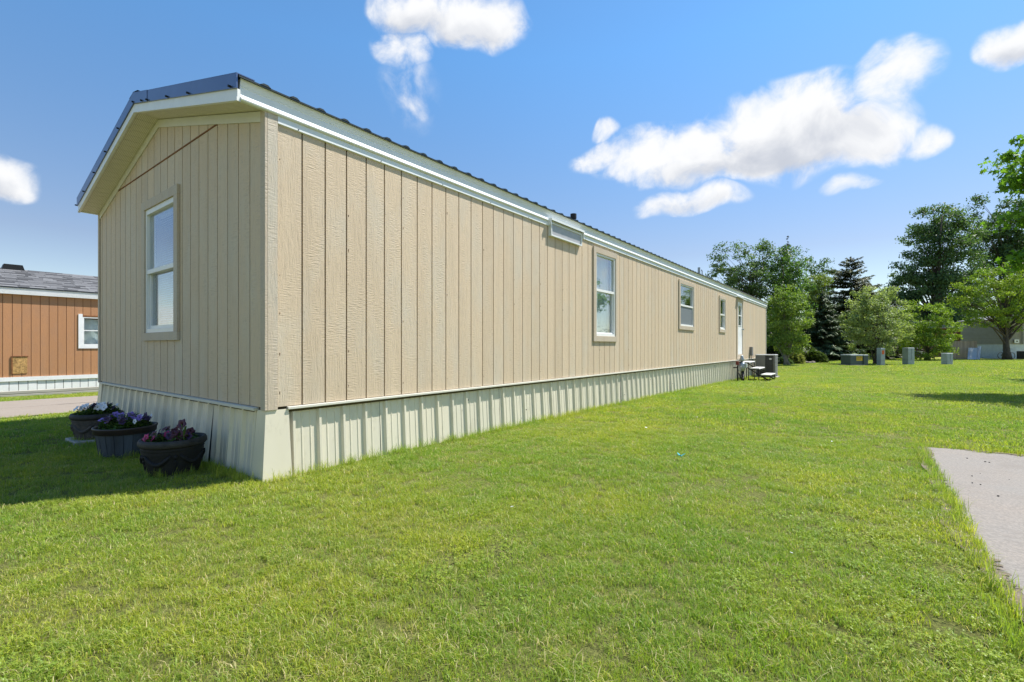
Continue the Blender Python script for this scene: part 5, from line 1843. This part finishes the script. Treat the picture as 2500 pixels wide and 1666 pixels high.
UX = Vector((math.cos(YAW) * 0.94 - 0.12, math.sin(YAW) * 0.94 + 0.1, 0)).normalized()
UY = Vector((-UX.y, UX.x, 0))
p = W(1957, 30.9)
g0_ = gz(p.x, p.y)
tb = thing('transformer_box', 'dark green pad transformer box with yellow warning label on the far lawn', 'utility box', (p.x, p.y, g0_))
obj('base_pad', rbox(p, UX, 1.05, 0.9, g0_ - 0.05, g0_ + 0.05), 'concrete_pad', tb)
obj('cabinet', rbox(p, UX, 0.92, 0.75, g0_ + 0.051, g0_ + 0.64), 'utility_green', tb, bevel=0.015)
obj('lid', rbox(p, UX, 0.96, 0.79, g0_ + 0.641, g0_ + 0.71, 0.05), 'utility_top', tb, bevel=0.01)
lc = Vector((p.x, p.y, 0)) + UX * 0.20 - UY * 0.378
obj('warning_label', rbox(lc, UX, 0.46, 0.004, g0_ + 0.30, g0_ + 0.59), 'label_yellow', tb)
lc2 = lc - UY * 0.004
place_text('WARNING', 0.085, 0.001, 'label_ink', 'label_lettering', (lc2.x, lc2.y, g0_ + 0.505), UX, (0, 0, 1), tb)
obj('label_lines', rbox(lc2 + UX * -0.02, UX, 0.34, 0.003, g0_ + 0.45, g0_ + 0.466).box(0, 0, 0, 0, 0, 0) if False else rbox(lc2 + UX * -0.02, UX, 0.34, 0.003, g0_ + 0.445, g0_ + 0.468), 'label_orange', tb)
obj('label_lines', rbox(lc2 + UX * -0.03, UX, 0.30, 0.003, g0_ + 0.395, g0_ + 0.415), 'label_ink', tb)
obj('latch', rbox(Vector((p.x, p.y, 0)) + UX * 0.452 - UY * 0.385, UX, 0.03, 0.02, g0_ + 0.25, g0_ + 0.55), 'black_metal', tb)
p = W(1980, 30.9)
sb_ = thing('transformer_box', 'narrow dark green cabinet adjoining the transformer box on its right', 'utility box', (p.x, p.y, g0_))
obj('cabinet', rbox(p, UX, 0.34, 0.62, g0_ - 0.03, g0_ + 0.645), 'utility_green', sb_, bevel=0.015)
obj('lid', rbox(p, UX, 0.37, 0.65, g0_ + 0.646, g0_ + 0.70, 0.06), 'utility_top', sb_, bevel=0.01)


def pedestal(px, d, w_, dp, h, label, orange=False):
    p = W(px, d)
    g0_ = gz(p.x, p.y)
    t = thing('utility_pedestal', label, 'utility box', (p.x, p.y, g0_))
    obj('body', rbox(p, UX, w_, dp, g0_ - 0.04, g0_ + h * 0.28), 'utility_grey', t, bevel=0.01)
    obj('cover', rbox(p, UX, w_ * 1.04, dp * 1.04, g0_ + h * 0.281, g0_ + h * 0.96, 0.02), 'utility_grey', t, bevel=0.02)
    obj('cap', rbox(p, UX, w_ * 1.08, dp * 1.08, g0_ + h * 0.961, g0_ + h, 0.12), 'utility_top', t, bevel=0.01)
    c = Vector((p.x, p.y, 0)) - UY * dp * 0.535
    if orange:
        obj('orange_label', rbox(c, UX, w_ * 0.55, 0.004, g0_ + h * 0.64, g0_ + h * 0.86), 'label_orange', t)
    else:
        obj('seam', rbox(c, UX, 0.012, 0.006, g0_ + h * 0.30, g0_ + h * 0.94), 'utility_green', t)
    return t


pedestal(2024, 30.9, 0.32, 0.30, 1.13, 'slim pale green utility pedestal with an orange label', True)
pedestal(2087, 32.2, 0.50, 0.42, 1.15, 'wide pale grey-green utility pedestal in front of the dark hedge gap')
pedestal(2176, 32.0, 0.46, 0.40, 0.78, 'short leaning pale utility pedestal nearest the wooden fence')

# ------------------------------------------------------------------ fence, red home and white-skirted home at the right
def along(px0, px1, d):
    a, b_ = W(px0, d), W(px1, d)
    return Vector((a.x, a.y, 0)), Vector((b_.x, b_.y, 0))


a, b_ = along(2172, 2245, 46)
u = (b_ - a).normalized()
g0_ = gz(a.x, a.y)
L_ = (b_ - a).length
fn = thing('wooden_fence', 'weathered vertical-board wooden fence behind the short pedestal', 'fence', tuple((a + b_) / 2 + Vector((0, 0, g0_))))
n_ = 20
ftop = ZD(784, 46)
for k in range(n_):
    c = a + u * (L_ * (k + 0.5) / n_)
    obj('fence_board', rbox(c, u, L_ / n_ - 0.012, 0.02, g0_ - 0.02, ftop + 0.02 * math.sin(k * 2.3)), 'fence_wood', fn)
v_ = Vector((-u.y, u.x, 0))
for zz_ in (0.35, 1.25):
    obj('fence_rail', rbox((a + b_) / 2 + v_ * 0.05, u, L_, 0.06, g0_ + zz_, g0_ + zz_ + 0.09), 'fence_wood', fn)

a, b_ = along(2120, 2262, 56)
u = (b_ - a).normalized()
v_ = Vector((-u.y, u.x, 0))
L_ = (b_ - a).length
c = (a + b_) / 2 + v_ * 2.5
g0_ = gz(a.x, a.y)
rh = thing('red_home', 'reddish-brown home with pinkish low roof behind the wooden fence', 'house', tuple(c + Vector((0, 0, g0_))))
zt_ = ZD(752, 56)
obj('wall', rbox(c, u, L_, 4.6, g0_ - 0.1, zt_), 'brick_red', rh)
hh_ = (zt_ - g0_) / 14
for k in range(14):
    obj('wall_board', rbox(c - v_ * 2.315, u, L_, 0.03, g0_ + k * hh_, g0_ + (k + 1) * hh_ - 0.02), 'brick_red', rh)
rf = MB()
e0 = c - u * (L_ / 2 + 0.3)
zr = ZD(736, 58)
for s_ in (-1, 1):
    pts = [e0 + v_ * s_ * 2.8 + Vector((0, 0, zt_ - 0.05)), e0 + Vector((0, 0, zr)), e0 + Vector((0, 0, zr - 0.1)), e0 + v_ * s_ * 2.8 + Vector((0, 0, zt_ - 0.15))]
    rf.prism(pts, u * (L_ + 0.6))
obj('roof', rf, 'roof_pink', rh)
a, b_ = along(2140, 2262, 74)
u2 = (b_ - a).normalized()
c2 = (a + b_) / 2
g2 = gz(c2.x, c2.y)
bh_ = thing('grey_roof_home', 'far home with slate-grey wall and pale metal roof above the pinkish roof', 'house', tuple(c2 + Vector((0, 0, g2))))
obj('wall', rbox(c2, u2, (b_ - a).length, 5, g2 - 0.1, ZD(728, 74)), 'roof_slate', bh_)
obj('roof', rbox(c2, u2, (b_ - a).length + 0.6, 5.8, ZD(728, 74) + 0.002, ZD(717, 74), 0.25), 'utility_top', bh_)

a, b_ = along(2310, 2580, 47)
u = (b_ - a).normalized()
v_ = Vector((-u.y, u.x, 0))
L_ = (b_ - a).length
c = (a + b_) / 2 + v_ * 2.35
g0_ = gz(a.x, a.y)
wh = thing('white_skirted_home', 'grey-tan lap-sided home on tall white skirting behind the crabapple tree', 'mobile home', tuple(c + Vector((0, 0, g0_))))
zk = ZD(791, 47)
zt_ = zk + 2.5
obj('wall', rbox(c, u, L_, 4.6, zk - 0.02, zt_), 'lap_siding', wh)
nl = 19
for k in range(nl):
    z0_ = zk + k * 2.5 / nl
    m_ = MB()
    fpt = c - v_ * 2.302
    e_ = u * L_ / 2
    m_.prism([fpt - e_ + Vector((0, 0, z0_)), fpt - e_ - v_ * 0.035 + Vector((0, 0, z0_)), fpt - e_ - v_ * 0.008 + Vector((0, 0, z0_ + 2.5 / nl - 0.004)), fpt - e_ + Vector((0, 0, z0_ + 2.5 / nl - 0.004))], u * L_)
    obj('siding_board', m_, 'lap_siding', wh)
npan = 12
for k in range(npan):
    cc_ = c - u * (L_ / 2) + u * (L_ * (k + 0.5) / npan) - v_ * 2.25
    obj('skirting_panel', rbox(cc_, u, L_ / npan - 0.015, 0.04, g0_ - 0.05, zk - 0.021), 'block_white', wh)
obj('skirting_backing', rbox(c, u, L_ - 0.2, 4.3, g0_ - 0.05, zk - 0.03), 'ac_dark', wh)
for k in range(4):
    cc_ = c - u * (L_ / 2 - 0.03) + v_ * (-1.70 + 1.13 * k)
    obj('skirting_panel', rbox(cc_, v_, 1.115, 0.04, g0_ - 0.05, zk - 0.021), 'block_white', wh)
for k in range(nl):
    z0_ = zk + k * 2.5 / nl
    fpt = c - u * (L_ / 2 + 0.002) - v_ * 2.3
    m_ = MB().prism([fpt + Vector((0, 0, z0_)), fpt - u * 0.035 + Vector((0, 0, z0_)), fpt - u * 0.008 + Vector((0, 0, z0_ + 2.5 / nl - 0.004)), fpt + Vector((0, 0, z0_ + 2.5 / nl - 0.004))], v_ * 4.6)
    obj('siding_board', m_, 'lap_siding', wh)
obj('roof', rbox(c, u, L_ + 0.5, 5.2, zt_ + 0.001, zt_ + 0.45, 0.3), 'roof_slate', wh)
pd = W(2349, 46.9)
obj('downspout', MB().tube([(pd.x, pd.y, zk), (pd.x, pd.y, zt_)], 0.04, 8), 'ac_grey', wh)
pd = W(2311, 46.85)
obj('corner_strip', MB().tube([(pd.x, pd.y, zk), (pd.x, pd.y, zt_)], 0.06, 6), 'lap_siding', wh)
pc = W(2336, 46.9)
pc = Vector((pc.x, pc.y, 0))
obj('vent_hood', rbox(pc, u, 0.46, 0.06, ZD(788.5, 47), ZD(780.5, 47)), 'white_paint', wh)
obj('vent_opening', rbox(pc - v_ * 0.035, u, 0.16, 0.02, ZD(786, 47), ZD(783.5, 47)), 'ac_dark', wh)
# things standing along that wall
def leaning(px, d, w_, h_, mat, label, tilt, side):
    p = W(px, d)
    g = gz(p.x, p.y)
    p = Vector((p.x, p.y, g))
    t_ = thing('leaning_panel', label, 'panel', tuple(p))
    n_ = (v_ * tilt + u * side + Vector((0, 0, 1))).normalized()
    fx = u * w_
    m_ = MB().prism([p, p + fx, p + fx + n_ * h_, p + n_ * h_], n_.cross(u).normalized() * 0.05)
    obj('panel_face', m_, mat, t_, bevel=0.01)
    q = p - n_.cross(u).normalized() * 0.004
    ins = MB().prism([q + fx * 0.2 + n_ * h_ * 0.15, q + fx * 0.45 + n_ * h_ * 0.15, q + fx * 0.45 + n_ * h_ * 0.85, q + fx * 0.2 + n_ * h_ * 0.85], n_.cross(u).normalized() * -0.012)
    obj('panel_inset', ins, 'ac_light', t_)
    return t_


leaning(2223, 44.6, 0.85, 1.35, 'door_blue', 'pale blue-grey door panel leaning at the left end of the white-skirted home', 0.45, 0.55)
leaning(2244, 44.9, 0.32, 1.50, 'door_blue', 'narrow blue-grey panel leaning beside the wider door panel', 0.4, 0.52)
# bicycle behind the trunk
pb = W(2300, 45.9)
g0_ = gz(pb.x, pb.y)
pb = Vector((pb.x, pb.y, g0_))
bk = thing('bicycle', 'dark bicycle leaning on the white skirting behind the crabapple trunk', 'bicycle', tuple(pb))
for k, s_ in enumerate((0.0, 1.05)):
    ctr = pb + u * s_ + Vector((0, 0, 0.33))
    pts = [ctr + u * 0.31 * math.cos(t) + Vector((0, 0, 0.31 * math.sin(t))) for t in np.linspace(0, PI2, 25)]
    wl = obj('wheel', MB().tube(pts, 0.025, 6), 'tire', bk)
m_ = MB()
hub0, hub1 = pb + Vector((0, 0, 0.33)), pb + u * 1.05 + Vector((0, 0, 0.33))
bbk = pb + u * 0.45 + Vector((0, 0, 0.30))
seat_ = pb + u * 0.30 + Vector((0, 0, 0.88))
head = pb + u * 0.85 + Vector((0, 0, 0.85))
for (x_, y_) in ((hub0, bbk), (bbk, seat_), (hub0, seat_ - Vector((0, 0, 0.15))), (bbk, head - Vector((0, 0, 0.1))), (seat_ - Vector((0, 0, 0.1)), head), (head + Vector((0, 0, 0.12)), hub1)):
    m_.tube([x_, y_], 0.022, 6)
obj('bicycle_frame', m_, 'black_metal', bk)
obj('saddle', MB().bar(seat_ - u * 0.12, seat_ + u * 0.14, 0.12, 0.05), 'black_metal', bk)
obj('handlebar', MB().tube([head + Vector((0, 0, 0.12)) - v_ * 0.25, head + Vector((0, 0, 0.14)), head + Vector((0, 0, 0.12)) + v_ * 0.25], 0.016, 6), 'black_metal', bk)
pa = W(2354, 45.6)
g0_ = gz(pa.x, pa.y)
ac2 = thing('air_conditioner', 'dark condenser cut by the right edge beside the white skirting', 'air conditioner', (pa.x, pa.y, g0_))
obj('cabinet', rbox(pa, u, 0.8, 0.7, g0_ - 0.03, g0_ + 0.78), 'ac_dark', ac2, bevel=0.02)
for k in range(9):
    obj('louver', rbox(Vector((pa.x, pa.y, 0)) - v_ * 0.355, u, 0.72, 0.02, g0_ + 0.08 + k * 0.075, g0_ + 0.10 + k * 0.075), 'ac_grey', ac2)

# far wood closing the view
def far_wood():
    rs_ = np.random.RandomState(77)
    PP = []
    for i in range(420):
        px = rs_.uniform(-900, 3300)
        d = rs_.uniform(95, 150)
        p = W(px, d)
        h = rs_.uniform(4, 9) * (d / 110)
        n = 130
        q = rs_.normal(0, 1, (n, 3)) * np.array([2.6, 2.6, h * 0.33]) + np.array([p.x, p.y, h * 0.45])
        PP.append(q)
    P = np.concatenate(PP)
    P = P[P[:, 2] > -0.3]
    n = len(P)
    cols = np.array([[0.035, 0.062, 0.026]]) * rs_.uniform(0.6, 1.5, (n, 1))
    v, f, c = scatter_leaves(P, rs_.normal(0, 1, (n, 3)), rs_.normal(0, 0.6, (n, 3)) + np.array([0, 0, 0.7]), rs_.uniform(0.5, 1.1, n), LEAF, cols)
    o = obj('far_wood', np_mesh('far_wood', v, f, 'leaf', c), None, kind='stuff')
    o['label'] = 'distant band of dark trees along the horizon'
    o['category'] = 'woodland'


far_wood()

# ------------------------------------------------------------------ lawn
proto = bpy.data.collections.new('lawn_prototypes')


def tuft(name, n, rad, h, wd, seed, dry=0.06, lean=0.5, clover=False):
    rs_ = np.random.RandomState(seed)
    if clover:
        V, Fc, C = [], [], []
        for i in range(n):
            a, r_ = rs_.uniform(0, PI2), rad * math.sqrt(rs_.uniform())
            c = np.array([r_ * math.cos(a), r_ * math.sin(a), h * rs_.uniform(0.45, 1.0)])
            tilt = rs_.normal(0, 0.35, 2)
            a0 = rs_.uniform(0, PI2)
            g = rs_.uniform()
            for k in range(3):
                t = a0 + k * PI2 / 3
                ux = np.array([math.cos(t), math.sin(t), tilt[0] * math.cos(t) + tilt[1] * math.sin(t)])
                uy = np.array([-math.sin(t), math.cos(t), 0])
                s_ = wd * rs_.uniform(0.8, 1.15)
                q = len(V)
                V += [c, c + ux * s_ * 0.6 + uy * s_ * 0.5, c + ux * s_ * 1.05, c + ux * s_ * 0.6 - uy * s_ * 0.5]
                Fc.append((q, q + 1, q + 2, q + 3))
                C += [(1, 0.25 + 0.45 * g, 0)] * 4
        me = np_mesh(name, np.array(V), np.array(Fc), 'grass_blades', np.array(C))
    else:
        a = rs_.uniform(0, PI2, n)
        r_ = rad * np.sqrt(rs_.uniform(0, 1, n))
        B = np.stack([r_ * np.cos(a), r_ * np.sin(a), np.full(n, -0.006)], 1)
        hh = h * rs_.uniform(0.55, 1.15, n)
        la = rs_.uniform(0, PI2, n)
        ln = lean * rs_.uniform(0.1, 1.3, n) * hh
        D = np.stack([np.cos(la), np.sin(la), np.zeros(n)], 1)
        S = np.stack([-np.sin(la + rs_.normal(0, 0.8, n)), np.cos(la + rs_.normal(0, 0.8, n)), np.zeros(n)], 1)
        w2 = (wd * rs_.uniform(0.7, 1.3, n))[:, None] / 2
        up = np.array([0, 0, 1.0])
        M1 = B + D * ln[:, None] * 0.35 + up * hh[:, None] * 0.62
        T = B + D * ln[:, None] + up * (hh * (1 - 0.25 * np.minimum(ln / hh, 1)))[:, None]
        V = np.stack([B - S * w2, B + S * w2, M1 + S * w2 * 0.85, M1 - S * w2 * 0.85, T + S * w2 * 0.12, T - S * w2 * 0.12], 1).reshape(-1, 3)
        k = np.arange(n)[:, None] * 6
        Fc = np.concatenate([k + np.array([[0, 1, 2, 3]]), k + np.array([[3, 2, 4, 5]])], 0)
        g = rs_.uniform(0, 1, n)
        dr = (rs_.uniform(0, 1, n) < dry).astype(float)
        C = np.zeros((n, 6, 3))
        C[:, :2, 0] = 0.0
        C[:, 2:4, 0] = 0.6
        C[:, 4:, 0] = 1.0
        C[:, :, 1] = g[:, None]
        C[:, :, 2] = dr[:, None]
        me = np_mesh(name, V, Fc, 'grass_blades', C.reshape(-1, 3))
    o = bpy.data.objects.new(name, me)
    proto.objects.link(o)
    return o


def lawn_points(rs_, rmin, rmax, density, half=R(56)):
    n = int(density * half * (rmax ** 2 - rmin ** 2))
    r_ = np.sqrt(rs_.uniform(rmin ** 2, rmax ** 2, n))
    a = YAW + rs_.uniform(-half, half, n)
    return np.stack([-np.sin(a) * r_, np.cos(a) * r_], 1)


def on_lawn(P, m=0.0):
    x, y = P[:, 0], P[:, 1]
    home_ = (x > XL - 0.05) & (x < XR + 0.03) & (y > YF - 0.03) & (y < YB)
    pad = (x > 0.44) & (x < 6.3) & (y < 6.49)
    drv = (x < -10.12) & (x > -15.6)
    nbr = (x < -19.97) & (x > -25)
    hid = (x < -8.4) & (y > 7)
    ac_ = (x > ax0 - 0.05) & (x < ax1 + 0.05) & (y > ay0 - 0.05) & (y < ay1 + 0.05)
    pots = np.zeros(len(P), bool)
    for (cx, cy, r_) in ((-4.575, 1.42, 0.165), (-5.725, 1.385, 0.185), (-6.83, 1.40, 0.165)):
        pots |= (x - cx) ** 2 + (y - cy) ** 2 < r_ ** 2
    return ~(home_ | pad | drv | nbr | hid | ac_ | pots)


GZ = np.vectorize(gz)


def vnoise(P, s, seed):
    rs_ = np.random.RandomState(seed)
    G = rs_.uniform(0, 1, (64, 64))
    q = P / s
    i = np.floor(q).astype(int)
    f = q - i
    f = f * f * (3 - 2 * f)
    g = lambda a, b: G[a % 64, b % 64]
    return (g(i[:, 0], i[:, 1]) * (1 - f[:, 0]) + g(i[:, 0] + 1, i[:, 1]) * f[:, 0]) * (1 - f[:, 1]) + (g(i[:, 0], i[:, 1] + 1) * (1 - f[:, 0]) + g(i[:, 0] + 1, i[:, 1] + 1) * f[:, 0]) * f[:, 1]


IDX = {}
order = []
for k in range(4):
    order.append(tuft('tuft_a%d' % k, 40, 0.048, 0.040, 0.0026, 100 + k, 0.10, 0.95))
for k in range(3):
    order.append(tuft('tuft_b%d' % k, 44, 0.085, 0.046, 0.0046, 110 + k, 0.10, 0.9))
for k in range(3):
    order.append(tuft('tuft_c%d' % k, 64, 0.19, 0.050, 0.0075, 120 + k, 0.09, 0.9))
for k in range(2):
    order.append(tuft('tuft_d%d' % k, 70, 0.42, 0.055, 0.016, 130 + k, 0.08, 0.8))
for k in range(2):
    order.append(tuft('tuft_e%d' % k, 9, 0.060, 0.036, 0.0066, 140 + k, clover=True))
for k in range(2):
    order.append(tuft('tuft_f%d' % k, 16, 0.055, 0.032, 0.0026, 150 + k, 0.80, 1.2))
order.append(tuft('tuft_g0', 14, 0.05, 0.15, 0.0045, 160, 0.12, 0.6))
names = sorted(o.name for o in order)
IDX = {n: i for i, n in enumerate(names)}


def pick(rs_, n, prefix):
    ids = [IDX[m] for m in names if m.startswith(prefix)]
    return np.array(ids)[rs_.randint(0, len(ids), n)]


rs_ = np.random.RandomState(5)
PTS, IX, SCL = [], [], []
zones = [(0.6, 3.2, 900, 'tuft_a', 1.0), (3.2, 6.5, 560, 'tuft_a', 1.12), (6.5, 12, 150, 'tuft_b', 1.15), (12, 26, 44, 'tuft_c', 1.1), (26, 62, 8.0, 'tuft_d', 1.1)]
for (r0, r1, den, pre, s0_) in zones:
    P = lawn_points(rs_, r0, r1, den)
    P = P[on_lawn(P)]
    thin = vnoise(P, 0.11, 1) * 0.65 + vnoise(P, 0.5, 2) * 0.35
    P = P[(thin > 0.28) | (rs_.uniform(0, 1, len(P)) < 0.45)]
    n = len(P)
    hgt = 0.46 + 0.30 * vnoise(P, 0.9, 3) + 0.55 * vnoise(P, 0.13, 4) ** 1.5
    PTS.append(P)
    IX.append(pick(rs_, n, pre))
    SCL.append(s0_ * hgt * rs_.uniform(0.8, 1.2, n))
# clover patches
P = lawn_points(rs_, 0.6, 7.0, 260)
P = P[on_lawn(P)]
keep = (vnoise(P, 0.75, 7) * 0.55 + vnoise(P, 0.17, 8) * 0.45) > 0.62 - 0.06 * (P[:, 0] > -1.0)
P = P[keep]
PTS.append(P)
IX.append(pick(rs_, len(P), 'tuft_e'))
SCL.append(rs_.uniform(0.7, 1.25, len(P)))
# dry straw patches
P = lawn_points(rs_, 0.6, 9.0, 120)
P = P[on_lawn(P)]
keep = (vnoise(P, 0.45, 9) * 0.6 + vnoise(P, 0.2, 10) * 0.4) > 0.64
P = P[keep]
PTS.append(P)
IX.append(pick(rs_, len(P), 'tuft_f'))
SCL.append(rs_.uniform(0.7, 1.2, len(P)))
# longer grass the mower misses: along the skirting, the pots and the pad's edge
E_ = []
yy = np.abs(rs_.normal(0, 0.05, 1500))
E_.append(np.stack([XR + 0.045 + yy, rs_.uniform(YF, YB, 1500)], 1))
E_.append(np.stack([rs_.uniform(XL, XR + 0.05, 420), YF - 0.075 - np.abs(rs_.normal(0, 0.04, 420))], 1))
for (cx, cy, r_) in ((-4.575, 1.42, 0.175), (-5.725, 1.385, 0.195), (-6.83, 1.40, 0.175)):
    a = rs_.uniform(0, PI2, 60)
    E_.append(np.stack([cx + (r_ + 0.02) * np.cos(a), cy + (r_ + 0.02) * np.sin(a)], 1))
E_.append(np.stack([rs_.normal(0.43, 0.025, 420), rs_.uniform(0.5, 6.5, 420)], 1))
E_.append(np.stack([rs_.uniform(0.5, 4.0, 130), rs_.normal(6.55, 0.04, 130) + 0.0], 1))
P = np.concatenate(E_)
PTS.append(P)
IX.append(pick(rs_, len(P), 'tuft_g'))
SCL.append(rs_.uniform(0.30, 0.85, len(P)) * np.where(np.arange(len(P)) < 1500, 0.95, 0.85))
P = np.concatenate(PTS)
n = len(P)
Z = GZ(P[:, 0], P[:, 1])
me = bpy.data.meshes.new('grass')
me.vertices.add(n)
me.vertices.foreach_set('co', np.stack([P[:, 0], P[:, 1], Z], 1).astype(np.float32).ravel())
for nm, typ, arr in (('ix', 'INT', np.concatenate(IX)), ('scl', 'FLOAT', np.concatenate(SCL)), ('rot', 'FLOAT', rs_.uniform(0, PI2, n)), ('tint', 'FLOAT', np.clip(vnoise(P, 0.35, 12) * 0.7 + rs_.uniform(-0.2, 0.6, n), 0, 1))):
    at = me.attributes.new(nm, typ, 'POINT')
    at.data.foreach_set('value', arr.astype(np.int32 if typ == 'INT' else np.float32))
me.materials.append(MATS['grass_blades'])
lawn = bpy.data.objects.new('grass', me)
sc.collection.objects.link(lawn)
lawn['kind'] = 'stuff'
lawn['label'] = 'mown green lawn with clover and dry straw patches'
lawn['category'] = 'grass'
ng = bpy.data.node_groups.new('lawn_instancer', 'GeometryNodeTree')
ng.interface.new_socket('Geometry', in_out='INPUT', socket_type='NodeSocketGeometry')
ng.interface.new_socket('Geometry', in_out='OUTPUT', socket_type='NodeSocketGeometry')
gi = ng.nodes.new('NodeGroupInput')
go = ng.nodes.new('NodeGroupOutput')
ip = ng.nodes.new('GeometryNodeInstanceOnPoints')
cinf = ng.nodes.new('GeometryNodeCollectionInfo')
cinf.inputs['Collection'].default_value = proto
cinf.inputs['Separate Children'].default_value = True
cinf.inputs['Reset Children'].default_value = True


def named(nm, typ):
    nd = ng.nodes.new('GeometryNodeInputNamedAttribute')
    nd.data_type = typ
    nd.inputs['Name'].default_value = nm
    return nd.outputs['Attribute']


cx_ = ng.nodes.new('ShaderNodeCombineXYZ')
ng.links.new(named('rot', 'FLOAT'), cx_.inputs[2])
er = ng.nodes.new('FunctionNodeEulerToRotation')
ng.links.new(cx_.outputs[0], er.inputs[0])
ng.links.new(gi.outputs[0], ip.inputs['Points'])
ng.links.new(cinf.outputs[0], ip.inputs['Instance'])
ip.inputs['Pick Instance'].default_value = True
ng.links.new(named('ix', 'INT'), ip.inputs['Instance Index'])
ng.links.new(er.outputs[0], ip.inputs['Rotation'])
ng.links.new(named('scl', 'FLOAT'), ip.inputs['Scale'])
ng.links.new(ip.outputs[0], go.inputs[0])
md = lawn.modifiers.new('instancer', 'NODES')
md.node_group = ng
print('lawn tufts', n)
